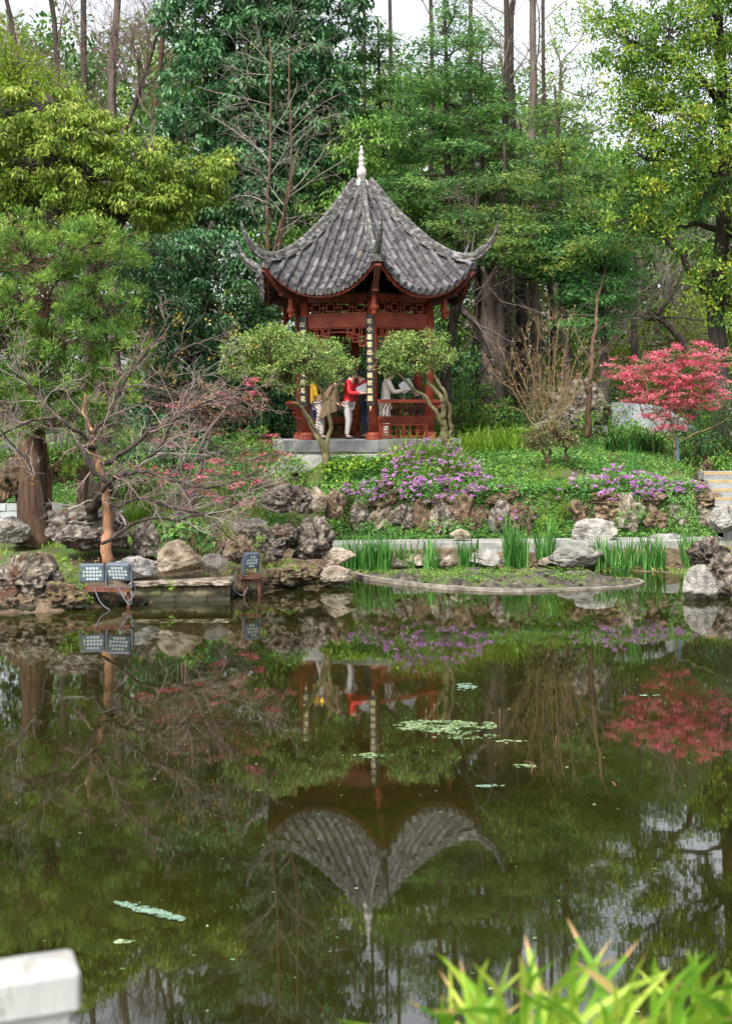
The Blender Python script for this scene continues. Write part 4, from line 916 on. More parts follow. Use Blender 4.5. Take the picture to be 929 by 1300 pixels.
while x < 652:
    wd = rg.uniform(20, 32); hh = rg.uniform(42, 60)
    rock(x+wd/2, 683, 26.66+rg.uniform(-.05, .1), wd*1.32, hh, 'P' if rg.rand() < .7 else 'S', rg.choice(['rock_p', 'rock_b', 'rock_b']) if i != 1 else 'rock_t', '%s rock from the left in the terrace wall below the purple bush' % ORD[i], 'rocks of the left terrace wall', depth=.8)
    if i % 3 == 1: rock(x+wd/2, 645, 26.85, wd*1.5, 20, 'P', 'rock_b', 'capping rock over the %s rock of the left terrace wall' % ORD[i], 'capping rocks of the left terrace wall', depth=.6)
    x += wd; i += 1
i = 0; x = 716
while x < 905:
    wd = rg.uniform(22, 38); hh = rg.uniform(42, 62)
    rock(x+wd/2, 684, 26.66+rg.uniform(-.05, .1), wd*1.3, hh, 'P', rg.choice(['rock_p', 'rock_b', 'rock_b', 'rock_t']), '%s rock from the left in the terrace wall right of the mossy gap' % ORD[i], 'rocks of the right terrace wall', depth=1.)
    if i % 2: rock(x+wd/2, 643, 26.85, wd*1.3, 18, 'P', 'rock_b', 'capping rock over the %s rock of the right terrace wall' % ORD[i], 'capping rocks of the right terrace wall', depth=.6)
    x += wd; i += 1
for j, (x, y, D, w_, h_) in enumerate(((893, 650, 27.2, 26, 40), (897, 630, 28., 24, 36), (900, 612, 28.8, 22, 30))):
    rock(x, y, D, w_, h_, 'P', 'rock_b', ('lowest', 'middle', 'highest')[j]+' rock of three beside the garden steps', 'rocks beside the garden steps', depth=1.2)

# ------------------------------------------------------------------ floodlights
M['lampbody'] = plain('lamp_housing', (.09, .11, .14), .45, .15); M['lens'] = plain('lamp_lens', (.5, .55, .57), .25, .1, bump=0, spec=.6); M['panel'] = plain('lamp_panel', (.1, .14, .16), .4, .1); M['rust'] = surf('rusty_iron', [(.3, (.07, .03, .02)), (.6, (.17, .07, .045)), (.8, (.25, .14, .1))], 12, .9, .4)
def rbox(mb, c, d, ax, bev=.03, mi=0):
    w, t, h = np.array(d)/2; ax = np.asarray(ax, float); pr = []
    for cx, cz, a0 in ((w-bev, h-bev, 0), (-w+bev, h-bev, 90), (-w+bev, -h+bev, 180), (w-bev, -h+bev, 270)):
        for a in (0, 30, 60, 90): pr.append((cx+bev*math.cos(math.radians(a0+a)), cz+bev*math.sin(math.radians(a0+a))))
    pr = np.array(pr); n = len(pr); rows = [(-t, .93), (-t*.8, 1.), (t*.3, 1.), (t, .78)]
    v = np.concatenate([np.c_[pr[:, 0]*s, np.full(n, y), pr[:, 1]*s] for y, s in rows])@ax+np.asarray(c)
    mb.add(v, [[a*n+i, a*n+(i+1) % n, (a+1)*n+(i+1) % n, (a+1)*n+i] for a in range(3) for i in range(n)], mi)
    mb.add(v[:n], [list(range(n))[::-1]], mi); mb.add(v[-n:], [list(range(n))], mi)
def floodlight(px, py, D, yaw, pitch, label, s=1., nx=6, nz=4, w=.4, h=.29):
    c = P(px, py, D); y, p = math.radians(yaw), math.radians(pitch)
    R0 = np.array([[math.cos(y), math.sin(y), 0], [-math.sin(y)*math.cos(p), math.cos(y)*math.cos(p), -math.sin(p)], [-math.sin(y)*math.sin(p), math.cos(y)*math.sin(p), math.cos(p)]])
    root = thing('floodlight', label, 'floodlight', (c[0], c[1], c[2]-.26), 'floodlights aimed across the pond')
    b = MB(); rbox(b, c, (w*s, .12, h*s), R0)
    for i in range(7): b.box(c+R0[1]*.08+R0[0]*(i-3)*w*s*.11, (.012, .07, h*s*.7), R0)
    part('housing', b, M['lampbody'], root)
    q = MB(); q.box(c-R0[1]*.0615, (w*s*.84, .006, h*s*.82), R0); pn = part('panel', q, M['panel'], root)
    q = MB(); th = np.arange(8)*math.pi/4
    for i in range(nx):
        for j in range(nz):
            if (i in (0, nx-1)) and (j in (0, nz-1)): continue
            k = c-R0[1]*.066+R0[0]*(i-(nx-1)/2)*w*s*.8/nx+R0[2]*(j-(nz-1)/2)*h*s*.78/nz; a = w*s*.8/nx*.36
            q.box(k, (a*2, .008, a*1.9), R0)
    part('lens_grid', q, M['lens'], pn)
    q = MB(); l = np.array([math.cos(y), math.sin(y), 0])
    for sd in (-1, 1): q.box(c+l*sd*(w*s/2+.015)-[0, 0, .12], (.02, .07, .28), [l, (-l[1], l[0], 0), (0, 0, 1)])
    q.box(c-[0, 0, .25], (w*s+.05, .07, .02), [l, (-l[1], l[0], 0), (0, 0, 1)]); part('yoke', q, M['lampbody'], root)
    return c
floodlight(118, 727, 20.75, 6, -8, 'floodlight at the far left, half hidden by ferns and moss', w=.38)
floodlight(152, 725, 20.7, -14, -22, 'middle floodlight facing the pond beside the orange trunk', w=.4)
floodlight(318, 711, 22., 35, -18, 'right floodlight turned sideways near the big holed rock', w=.27, h=.27, nx=4)
for (x0, x1, y, D, lab, legs) in ((108, 166, 745.5, 20.72, 'rusty angle-iron shelf carrying the two left floodlights', (112, 163)), (303, 331, 729.5, 22.02, 'rusty angle-iron shelf carrying the right floodlight', (310, 329))):
    a, b = P(x0, y, D), P(x1, y, D); br = MB(); br.bar(a, b, .2, .02); br.bar(a-[0, .09, .03], b-[0, .09, .03], .012, .06); root = thing('iron_shelf', lab, 'bracket', (a[0], a[1], 0), 'iron shelves at the waterline')
    part('shelf', br, M['rust'], root)
    for lx in legs: c = P(lx, y, D); q = MB(); q.bar(c, (c[0], c[1], -.5), .04, .04); part('leg', q, M['rust'], root)
cbm = MB()
for pth in (((150, 745, 20.6), (158, 760, 20.5), (166, 768, 20.45), (168, 752, 20.5)), ((120, 747, 20.6), (128, 765, 20.5), (140, 775, 20.4)), ((300, 725, 21.9), (295, 745, 21.8), (308, 756, 21.7), (315, 745, 21.8)), ((166, 730, 20.8), (172, 750, 20.7), (163, 765, 20.6))):
    cbm.tubes(curve(pix(pth), 14), np.full(14, .009), 5)
single('electric_cable', cbm, M['lampbody'], 'loose dark cables hanging from the floodlights to the water', 'cable')

# ------------------------------------------------------------------ white block wall, dark red building, white garden wall
wb = MB(); rg = rs(4); z = .72
M['whiteblock'] = surf('white_block', [(.3, (.33, .36, .37)), (.6, (.48, .5, .5)), (.8, (.6, .6, .6))], 5, .8, .2)
for rowi in range(4):
    x = -8.6+(rowi % 2)*.15
    while x < -5.95-(0.3 if rowi == 3 else 0):
        wd = rg.uniform(.25, .5); wb.box((x+wd/2, 26.6+rg.normal()*.01, z+.07), (wd-.015, .25, .13)); x += wd
    z += .142
single('block_wall', wb, M['whiteblock'], 'low wall of white blocks behind the thick trunk at the left', 'wall')
hb = thing('garden_building', 'small dark red garden building glimpsed behind the trunks at the left', 'building', (-7.2, 31., .8))
M['maroon'] = plain('maroon_wall', (.13, .012, .02), .6, .15); M['glassd'] = plain('dark_glass', (.02, .025, .03), .1, .2, bump=0)
q = MB(); q.box((-7.4, 31.6, 1.45), (2., 1.4, 1.7)); part('wall', q, M['maroon'], hb)
wn = MB(); 
for dx in (-.2, .2): wn.box((-7.15+dx*0, 30.885, 1.5), (.5, .02, .5))
wf = part('window', wn, M['glassd'], hb)
q = MB(); q.bar((-7.42, 30.87, 1.77), (-6.88, 30.87, 1.77), .03, .05); q.bar((-7.42, 30.87, 1.23), (-6.88, 30.87, 1.23), .03, .05)
for x in (-7.42, -7.15, -6.88): q.bar((x, 30.87, 1.2), (x, 30.87, 1.8), .03, .04)
part('frame', q, M['maroon'], wf)
q = MB(); q.add([(-8.6, 30.5, 2.3), (-6.2, 30.5, 2.3), (-6.2, 32.8, 2.3), (-8.6, 32.8, 2.3), (-8.3, 31.65, 2.75), (-6.5, 31.65, 2.75)], [[0, 1, 5, 4], [1, 2, 5], [2, 3, 4, 5], [3, 0, 4], [3, 2, 1, 0]]); part('roof', q, M['pan'], hb)
M['whitewall'] = surf('white_plaster', [(.35, (.14, .15, .15)), (.5, (.27, .29, .31)), (.7, (.4, .42, .44))], 3, .85, .4)
ww = MB(); xs_ = np.linspace(4.3, 8.4, 30); zt = np.interp(xs_, [4.3, 5.0, 6.4, 7.4, 8.0, 8.4], [2.75, 3.0, 3.3, 3.2, 2.9, 2.6])
v = np.concatenate([np.c_[xs_, 33.4+0*xs_, 0*xs_+1.6], np.c_[xs_, 33.4+0*xs_, zt], np.c_[xs_, 33.7+0*xs_, zt], np.c_[xs_, 33.7+0*xs_, 0*xs_+1.6]]); K = 30
ww.add(v, [[r*K+i, r*K+i+1, (r+1)*K+i+1, (r+1)*K+i] for r in range(3) for i in range(K-1)]+[[0, K, 2*K, 3*K], [K-1, 4*K-1, 3*K-1, 2*K-1]])
single('garden_wall', ww, M['whitewall'], 'white plastered garden wall with a curved top behind the red maple', 'wall')

# ------------------------------------------------------------------ near bank: deck, balustrade post, leaves
q = MB(); q.box((-3.2, .9, .6), (7.5, 4.4, 1.25)); single('terrace', q, M['slab'], kind='structure')
po = thing('balustrade_post', 'white stone balustrade post at the lower left corner', 'post', (-.69, 2.6, 1.2))
M['whitestone'] = surf('white_stone', [(.3, (.22, .22, .21)), (.5, (.33, .33, .32)), (.7, (.42, .42, .41))], 7, .7, .4, 40, bdist=.006, stretch=(1, 1, .3), extra=[(14, .56, (.26, .24, .2)), (45, .62, (.2, .19, .16)), (5, .6, (.19, .19, .16))])
def bevbox(mb, c, d, b, ang):
    ca, sa = math.cos(ang), math.sin(ang); w, t, h = np.array(d)/2; rows = []
    for z, o in ((-h, b), (-h+b, 0), (h-b, 0), (h-b*.3, b*.3), (h, b)):
        for x, y in ((w-o-b, t-o), (-w+o+b, t-o), (-w+o, t-o-b), (-w+o, -t+o+b), (-w+o+b, -t+o), (w-o-b, -t+o), (w-o, -t+o+b), (w-o, t-o-b)): rows.append((x*ca-y*sa, x*sa+y*ca, z))
    v = np.array(rows)+np.asarray(c); base = [[a*8+i, a*8+(i+1) % 8, (a+1)*8+(i+1) % 8, (a+1)*8+i] for a in range(4) for i in range(8)]
    mb.add(v, base); mb.add(v[:8], [list(range(8))[::-1]]); mb.add(v[-8:], [list(range(8))])
an = math.radians(-12)
an = math.radians(20)
q = MB(); bevbox(q, (-.706, 2.57, 1.849), (.26, .13, .08), .008, an); part('cap', q, M['whitestone'], po)
q = MB(); bevbox(q, (-.706, 2.57, 1.797), (.22, .1, .03), .004, an); part('neck', q, M['whitestone'], po)
q = MB(); bevbox(q, (-.712, 2.57, 1.491), (.26, .13, .58), .008, an); part('shaft', q, M['whitestone'], po)
rg = rs(12)
def fgclump(cx, tips, seed, label, n=26):
    rng = rs(seed); D0 = 2.85; mb = MB(); B = []; k = M2(D0); z0 = 1.42
    base = np.array([P(cx, 1300, D0)[0], D0, z0])
    for (tx, ty, wpx) in tips:
        D = D0+rng.uniform(-.25, .25); t = P(tx, ty, D); b = base+rng.normal(size=3)*[.07, .06, 0]
        ctrl = b+(t-b)*[.3, .35, .62+.12*rng.rand()]; c = curve([b, ctrl, t], 9); tg = norm(np.gradient(c, axis=0)); side = norm(np.cross(tg, [rng.normal()*.35, -1, .25])); wd = wpx*k*.3*np.array([.8, 1, 1.05, 1.05, 1.02, .95, .8, .5, .03])[:, None]
        up = np.cross(side, tg)*wd*.35
        v = np.stack([c-side*wd+up, c, c+side*wd+up], 1).reshape(-1, 3); f = [[3*i+a, 3*i+a+1, 3*i+a+4, 3*i+a+3] for i in range(8) for a in range(2)]
        tn = rng.uniform(.1, .5); ti = np.repeat(np.full(8, tn), 2); 
        if rng.rand() < .4: ti[-2:] = rng.uniform(.66, .9)
        elif rng.rand() < .1: ti[-6:] = .72
        mb.add(v, f, 0, True, ti)
    return single('strap_leaf_plant', mb, M['frond'], label, 'plant', 'plants on the near bank', loc=tuple(base))
def rtips(rng, x0, x1, y0, y1, n): return [(rng.uniform(x0, x1), y1-(y1-y0)*rng.uniform(0, 1)**1.6, rng.uniform(10, 19)) for _ in range(n)]
fgclump(640, [(515, 1268, 13), (600, 1222, 15), (690, 1246, 15), (660, 1212, 20), (560, 1262, 14), (423, 1294, 10), (630, 1250, 16)]+rtips(rs(1), 530, 730, 1200, 1310, 34), 31, 'blurred strap leaves in the lower middle with browned tips')
fgclump(745, [(719, 1165, 20), (730, 1220, 20), (775, 1225, 16), (820, 1208, 16), (690, 1236, 18), (785, 1215, 14), (735, 1195, 18), (808, 1246, 17)]+rtips(rs(2), 650, 880, 1185, 1310, 44), 32, 'tallest blurred strap leaf plant, left of the right corner')
fgclump(880, [(896, 1205, 14), (930, 1240, 18), (852, 1240, 20), (880, 1262, 24), (920, 1258, 18), (858, 1250, 20), (940, 1250, 20)]+rtips(rs(5), 780, 1000, 1200, 1310, 44), 33, 'blurred strap leaves in the lower right corner')
# ------------------------------------------------------------------ plants near the water
def spec(nl, rc, L, W, mode, t=(0, 1)): return [(nl, rc, L, W, mode, t)]
IR = [(462, 710, 24.9, 84, 50, 80, 'broad iris clump right of the tan boulder'), (484, 712, 25.1, 34, 40, 24, 'iris clump second from the left along the shore'), (545, 712, 25.2, 26, 40, 20, 'small iris clump behind the flat tan stones'),
      (517, 708, 25.3, 40, 26, 20, 'sparse low irises in front of the path'), (596, 704, 25.2, 34, 44, 26, 'iris clump left of the pale rounded stone'), (655, 716, 24.9, 38, 60, 44, 'tallest iris clump, right of the pale rounded stone'), (692, 704, 25.5, 30, 42, 28, 'iris clump between the tallest clump and the pale boulder'),
      (767, 712, 25., 36, 44, 34, 'iris clump right of the largest pale stone'), (798, 710, 25.2, 30, 36, 22, 'iris clump fourth from the right along the shore'), (827, 712, 25.1, 34, 44, 26, 'iris clump before the low grey boulder'), (878, 708, 25.2, 30, 44, 26, 'rightmost iris clump by the rough rock'), (730, 712, 25.3, 30, 22, 12, 'low thin irises behind the largest pale stone')]
for i, (x, y, D, w_, h_, n, lab) in enumerate(IR): clump('iris', lab, 'iris', 'irises along the pond', 100+i, x, y, D, w_, h_*1.08, int(n*3.6), 'iris', .04, .16, .25, .35, depth=.25)
clump('grass_tuft', 'yellowing grass tuft at the right end of the mud islet', 'grass tuft', None, 140, 787, 738, 23.7, 26, 42, 90, 'iris', .024, .45, .6, .5, depth=.12)
clump('water_plant', 'thin reed leaves beside the pale topped rock', 'reeds', None, 141, 872, 752, 22.3, 16, 34, 22, 'iris', .014, .2, .3, .4, depth=.1)
clump('iris', 'narrow young iris left of the right purple bush', 'iris', 'irises on the slope', 142, 757, 606, 28.2, 20, 42, 20, 'iris', .03, .12, .15)
clump('iris', 'narrow young iris standing inside the right purple bush', 'iris', 'irises on the slope', 143, 805, 605, 28.1, 20, 46, 22, 'iris', .03, .12, .15)
for j, (x, y, D, w_, h_, lab) in enumerate(((615, 572, 30.2, 44, 36, 'lime fern clump right of the second clipped tree'), (650, 568, 30.4, 40, 38, 'lime fern clump left of the brown bush'), (594, 566, 30.4, 24, 26, 'small lime fern clump nearest the pavilion'))):
    clump('fern', lab, 'fern', 'lime ferns on the slope', 150+j, x, y, D, w_, h_, 150, 'fern', .035, .5, .6, depth=.4)
for j, (x, y, D, w_, h_, lab) in enumerate(((105, 655, 26.5, 60, 60, 'bright fern left of the orange trunk'), (170, 640, 27, 50, 44, 'bright fern right of the orange trunk'), (78, 640, 27.4, 40, 36, 'bright fern beside the dark red building'))):
    clump('fern', lab, 'fern', 'bright ferns behind the trunks', 160+j, x, y, D, w_, h_, 150, 'fern', .04, .6, .7, depth=.4)
for j, (x, y, D, w_, h_, lab) in enumerate(((790, 560, 30., 48, 44, 'dark strap leaf plant left of the red maple'), (822, 562, 30.2, 36, 34, 'dark strap leaf plant under the red maple'))):
    clump('clivia', lab, 'plant', 'strap leaf plants on the slope', 170+j, x, y, D, w_, h_, 90, 'clivia', .065, .6, .7, depth=.35)
# purple bushes
mound('flowering_bush', 'purple flowering bush spilling down before the pavilion', 'bush', 'purple flowering bushes', 180, [(545, 578, 28.1, 42, 18, .4), (575, 600, 27.6, 34, 22, .4), (530, 605, 27.4, 42, 20, .35), (495, 620, 27.1, 36, 15, .3), (455, 626, 27., 34, 10, .3), (600, 618, 27.2, 34, 16, .3), (560, 625, 26.95, 50, 16, .25), (515, 585, 27.9, 24, 16, .3), (450, 632, 26.9, 24, 8, .2)],
      'clover', spec(14, .12, .07, .035, 'round'), 80, (1.5, .06, .055))
clump('grass_clump', 'bright arching grass on top of the left purple bush', 'grass', None, 182, 548, 590, 27.6, 120, 44, 420, 'fern', .026, .5, .8, depth=.4)
clump('grass_clump', 'bright arching grass at the right side of the left purple bush', 'grass', None, 183, 590, 612, 27.4, 40, 34, 80, 'fern', .022, .5, .8, depth=.3)
mound('flowering_bush', 'purple flowering bush along the top of the right terrace wall', 'bush', 'purple flowering bushes', 184, [(745, 612, 27.3, 24, 10, .3), (780, 608, 27.5, 28, 15, .3), (815, 614, 27.3, 34, 12, .3), (850, 618, 27.2, 34, 9, .3), (800, 628, 27., 40, 10, .2), (870, 620, 27.2, 20, 7, .3)], 'clover', spec(14, .12, .07, .035, 'round'), 80, (1.9, .06, .055))
mound('flowering_bush', 'few purple flowers hanging between the terrace wall rocks', 'bush', 'purple flowering bushes', 185, [(668, 652, 26.7, 14, 12, .1), (716, 628, 26.85, 10, 10, .1), (645, 660, 26.6, 12, 8, .1)], 'clover', spec(10, .1, .06, .03, 'round'), 50, (.7, .05, .05))
mound('moss_cushion', 'bright mossy cushion pouring through the gap in the terrace wall', 'moss', None, 190, [(695, 600, 27.7, 34, 10, .4), (705, 620, 27.3, 26, 18, .3), (702, 645, 26.9, 24, 20, .25), (700, 668, 26.7, 22, 14, .2), (660, 612, 27.5, 36, 7, .3)], 'moss', spec(34, .09, .045, .012, 'tuft'), 90, None, False)
mound('moss_cushion', 'mossy ferns draped over the rock by the left floodlights', 'moss', None, 191, [(100, 735, 20.8, 20, 20, .3), (88, 722, 21., 26, 10, .3), (104, 755, 20.6, 12, 16, .2), (58, 712, 21.3, 40, 6, .3)], 'grass', spec(18, .1, .07, .016, 'tuft'), 90, None, False)
mound('ivy', 'dark glossy ivy between the upright rock and the pale boulder', 'ivy', None, 192, [(205, 682, 22.6, 26, 18, .3), (245, 680, 22.8, 24, 22, .3), (225, 670, 23., 30, 12, .3)], 'clover', spec(10, .12, .12, .09, 'round'), 50)
mound('ground_plant', 'low yellow-green plants on the mossy waterline rock', 'plant', None, 193, [(360, 722, 22.9, 26, 5, .2), (290, 683, 23.2, 16, 8, .2), (335, 690, 23.4, 12, 10, .2)], 'grass', spec(16, .08, .06, .02, 'tuft'), 90, None, False)
mound('hanging_plant', 'small plant hanging over the coping of the low wall', 'plant', None, 194, [(215, 742, 21.25, 5, 9, .06)], 'grass', spec(10, .06, .05, .02, 'droop'), 260, None, False)
for j, (x, y, D, rx, ry, m_, lab) in enumerate(((800, 655, 26.6, 18, 14, 'clover', 'leafy cushion between rocks of the right terrace wall'), (862, 640, 26.8, 26, 12, 'clover', 'leafy cushion near the right end of the terrace wall'), (585, 668, 26.6, 60, 8, 'clover', 'leafy fringe at the foot of the left terrace wall'), (470, 672, 26.6, 40, 9, 'clover', 'leafy fringe behind the broad iris clump'), (870, 662, 26.4, 20, 18, 'clover', 'weedy plants below the steps'), (905, 695, 24.8, 30, 14, 'grass', 'grassy plants below the pale boulder at the right'))):
    mound('ground_plant', lab, 'plant', None, 200+j, [(x, y, D, rx, ry, .2)], m_, spec(14, .1, .06, .03, 'round'), 70, None, False)

# grass and ground cover as stuff
def cover(name, label, seed, n, xr, yr, leaf, mode, L, W, keep=None, kind='stuff', cat='ground cover', force=False, lift=None):
    rng = rs(seed); X = rng.uniform(*xr, n); Y = rng.uniform(*yr, n); pt_ = np.c_[X*.9, Y*.9, 0*X]; m = vnoise(pt_, seed) > -.35
    m &= (Y > shore(X)+.35) & ~((Y > 25.6) & (Y < 26.9) & (X > -.75)) & ~((np.hypot(X-CX, Y-CY) < 2.5)) & ~((X > 7.05) & (X < 9) & (Y > 25.9) & (Y < 28.2)) & ~((Y > 27.7) & (Y < 28.65) & (X > -2.3) & (X < 1.05))
    if force: m = np.ones(n, bool)
    if keep is not None: m &= keep(X, Y)
    X, Y = X[m], Y[m]; Z = H(X, Y) if lift is None else 0*X+lift; mb = MB(); n = len(X); t = np.clip(rng.uniform(0, 1, n)*.7+.3*(vnoise(np.c_[X*2, Y*2, 0*X], seed+1)*.5+.5), 0, 1)
    if mode == 'blade': mb.blades(np.c_[X, Y, Z-.01], rng.uniform(0, 6.3, n), L*rng.uniform(.5, 1.3, n), W, rng.uniform(.1, .7, n), rng.uniform(.2, 1, n), 2, 0, t)
    else: mb.leaves(np.c_[X, Y, Z+rng.uniform(0, L*1.4, n)], rng.normal(size=(n, 3))*[1, 1, .35], np.array([0, 0, 1.])+rng.normal(size=(n, 3))*.45, L*rng.uniform(.6, 1.3, n), W*rng.uniform(.7, 1.2, n), 0, t)
    return single(name, mb, M[leaf], label, cat, kind=kind)
cover('grass', 'short green grass on the slope', 301, 90000, (-9, 9), (22, 33), 'grass', 'blade', .1, .014)
cover('ground_cover', 'small round leaves carpeting the slope', 302, 110000, (-8, 9), (25.8, 33), 'clover', 'leaf', .065, .05)
cover('moss_carpet', 'bright moss strip left of the pavilion', 303, 30000, (-3.4, -.3), (26.2, 28.4), 'moss', 'blade', .06, .012)
cover('wall_ivy', 'ivy and small leaves over the face and top of the terrace wall', 307, 26000, (-.9, 7.2), (26.82, 27.75), 'clover', 'leaf', .07, .05, force=True)
cover('leaf_litter', 'brown fallen leaves along the shore and under the trees', 304, 26000, (-9, 9), (20.5, 34), 'lf_dead', 'leaf', .06, .035, lambda X, Y: (X < -1.5) | (Y < 25.8) | (Y > 31))
cover('shore_weeds', 'weeds between the path and the terrace wall', 305, 9000, (-.6, 7.2), (26.6, 26.9), 'clover', 'leaf', .07, .05, force=True)
cover('undergrowth_floor', 'dim green undergrowth floor beneath the trees', 306, 60000, (-16, 16), (31, 48), 'lf_mid', 'leaf', .16, .07)

mound('ground_plant', 'leafy plants hiding the left end of the pavilion landing', 'plant', None, 220, [(362, 590, 27.5, 24, 12, .3), (385, 592, 27.45, 20, 9, .25), (340, 582, 27.9, 20, 14, .3)], 'lf_mid', spec(16, .14, .09, .045, 'round'), 60, None, False)
mound('ground_plant', 'yellow green broad leaved plants before the pavilion landing', 'plant', None, 221, [(430, 594, 27.4, 30, 8, .25), (465, 590, 27.5, 24, 8, .25), (500, 582, 27.7, 24, 9, .25)], 'fern', spec(12, .12, .1, .06, 'round'), 50, None, False)
mound('ground_plant', 'mixed weeds on the slope left of the purple bush', 'plant', None, 222, [(400, 625, 26.9, 40, 8, .3), (440, 612, 27.2, 30, 8, .3), (360, 620, 27, 30, 9, .3), (620, 600, 28, 40, 6, .4), (650, 585, 28.6, 34, 6, .4), (850, 596, 28.4, 40, 7, .4), (760, 590, 28.8, 36, 6, .4)], 'lf_mid', spec(13, .13, .1, .045, 'round'), 40, None, False)
cover('islet_moss', 'moss and weeds in patches on the mud islet', 308, 9000, (-.1, 4.4), (23.2, 25.2), 'lf_mid', 'leaf', .045, .02, lambda X, Y: (Y > np.interp(X, fr[:, 0], fr[:, 1])+.12) & (vnoise(np.c_[X*1.6, Y*3, 0*X], 4) > .05), force=True, lift=.05)
# clipped trees before the pavilion
TP = spec(34, .14, .065, .036, 'round')
tree('clipped_tree', 'umbrella shaped clipped tree left of the pavilion entrance', 'tree', 'clipped trees before the pavilion', 401,
     [([(414, 592, 27.6), (408, 566, 27.6), (392, 530, 27.6), (376, 505, 27.6), (352, 478, 27.7)], .075, .03), ([(414, 592, 27.6), (416, 560, 27.6), (418, 525, 27.5), (407, 495, 27.5), (398, 470, 27.5)], .055, .025), ([(410, 575, 27.6), (400, 545, 27.5), (385, 520, 27.4), (372, 508, 27.3)], .035, .02), ([(408, 497, 27.5), (425, 482, 27.4), (440, 470, 27.4)], .03, .015)],
     [(350, 440, 27.6, 50, 26, .6), (310, 448, 27.7, 32, 26, .5), (395, 452, 27.5, 48, 26, .6), (430, 466, 27.4, 26, 22, .45), (372, 470, 27.5, 50, 24, .55), (330, 470, 27.7, 30, 16, .45), (345, 425, 27.7, 34, 14, .4), (300, 466, 27.7, 22, 16, .4)], 'bark_moss', 'lf_topiary', TP, 42)
tree('clipped_tree', 'clipped tree with a flat crown over the right bench', 'tree', 'clipped trees before the pavilion', 402,
     [([(566, 562, 28.1), (562, 535, 28.), (562, 512, 28.), (545, 488, 28.), (530, 465, 28.)], .09, .03), ([(572, 562, 28.1), (570, 540, 28.1), (571, 512, 28.), (560, 490, 27.9), (550, 470, 28.)], .06, .025), ([(566, 545, 28.1), (552, 525, 27.9), (538, 505, 27.9), (520, 490, 27.8), (506, 475, 27.8)], .05, .025)],
     [(505, 440, 27.9, 32, 20, .45), (540, 436, 28., 38, 20, .5), (560, 452, 28., 22, 14, .4), (520, 458, 27.9, 34, 18, .45), (492, 458, 27.8, 18, 20, .3), (545, 468, 28., 14, 8, .25)], 'bark_moss', 'lf_topiary', TP, 42)
tree('small_bush', 'small twin stemmed bush with brownish leaves on the slope', 'bush', None, 403,
     [([(694, 598, 28.3), (696, 580, 28.3), (697, 566, 28.3)], .05, .03), ([(696, 590, 28.3), (688, 575, 28.3), (678, 566, 28.3)], .03, .02), ([(717, 585, 28.5), (718, 572, 28.5), (716, 560, 28.5)], .04, .02)],
     [(682, 556, 28.3, 22, 16, .4), (704, 550, 28.4, 22, 15, .4), (720, 556, 28.5, 14, 14, .3)], 'bark_brown', 'lf_olive', spec(22, .13, .06, .034, 'round'), 100)

# red maples
def maple(label, seed, stems, blobs, dens, n=20, extra=None):
    r = tree('red_maple', label, 'tree', 'red leaved maples', seed, stems, blobs, 'twig_olive' if extra else 'twig_dark', 'lf_red', spec(n, .15, .075, .036, 'star'), dens)
    return r
r = maple('red maple in full colour at the right edge of the garden', 411, [([(858, 590, 28.9), (857, 560, 28.9), (852, 520, 28.9), (870, 480, 28.9)], .035, .015), ([(857, 558, 28.9), (840, 535, 28.9), (822, 500, 28.9), (812, 470, 28.9)], .025, .01), ([(857, 550, 28.9), (868, 520, 28.8), (885, 490, 28.8), (905, 465, 28.8)], .025, .01), ([(857, 562, 28.9), (838, 545, 28.9), (815, 520, 29), (805, 500, 29)], .02, .01), ([(858, 560, 28.9), (885, 550, 28.8), (925, 530, 28.7)], .018, .008)],
      [(820, 462, 28.9, 38, 18, .7), (870, 452, 28.9, 46, 17, .8), (912, 456, 28.8, 36, 18, .7), (850, 478, 28.8, 40, 12, .6), (800, 482, 29., 24, 18, .5), (812, 505, 29., 26, 14, .4), (895, 482, 28.7, 30, 12, .5), (842, 540, 28.9, 20, 7, .3), (868, 520, 28.8, 14, 6, .3), (780, 468, 29., 16, 16, .4), (845, 498, 28.8, 44, 16, .7), (890, 470, 28.6, 30, 24, .8), (825, 478, 28.9, 36, 20, .8), (870, 500, 28.8, 40, 20, .7), (835, 520, 28.9, 30, 14, .5), (900, 505, 28.7, 26, 16, .5), (850, 535, 28.9, 30, 12, .5)], 34, 24, 1)
bp = MB(); c0, c1 = P(860, 592, 28.85), P(859, 556, 28.85); bp.bar(c0, c1, .055, .055, up=(0, 1, 0)); M['bluepaint'] = plain('blue_grey_paint', (.05, .1, .13), .7)
single('tree_stake', bp, M['bluepaint'], 'blue grey stake tied to the red maple', 'stake')
maple('sparse red maple left of the clipped tree', 412, [([(232, 690, 23.8), (236, 640, 23.9), (240, 600, 24.), (262, 555, 24.2), (290, 510, 24.5)], .05, .02), ([(240, 600, 24.), (225, 570, 24.), (215, 540, 24.)], .03, .012)],
      [(300, 500, 25., 30, 10, .6), (318, 484, 25., 16, 8, .4), (270, 510, 25., 28, 8, .6), (320, 585, 24.8, 26, 10, .5), (262, 590, 24.4, 30, 12, .5), (250, 625, 24., 26, 8, .5), (310, 610, 24.6, 24, 8, .5), (225, 520, 24.6, 20, 8, .5), (350, 580, 25., 14, 6, .3), (190, 590, 24.2, 20, 7, .4), (290, 640, 24., 40, 10, .5), (215, 600, 23.6, 34, 16, .5), (300, 590, 24., 40, 14, .5), (270, 615, 23.8, 40, 12, .5), (235, 650, 23.6, 30, 12, .4), (345, 560, 25.2, 22, 10, .4), (225, 560, 24.4, 30, 10, .5)], 17, 18)
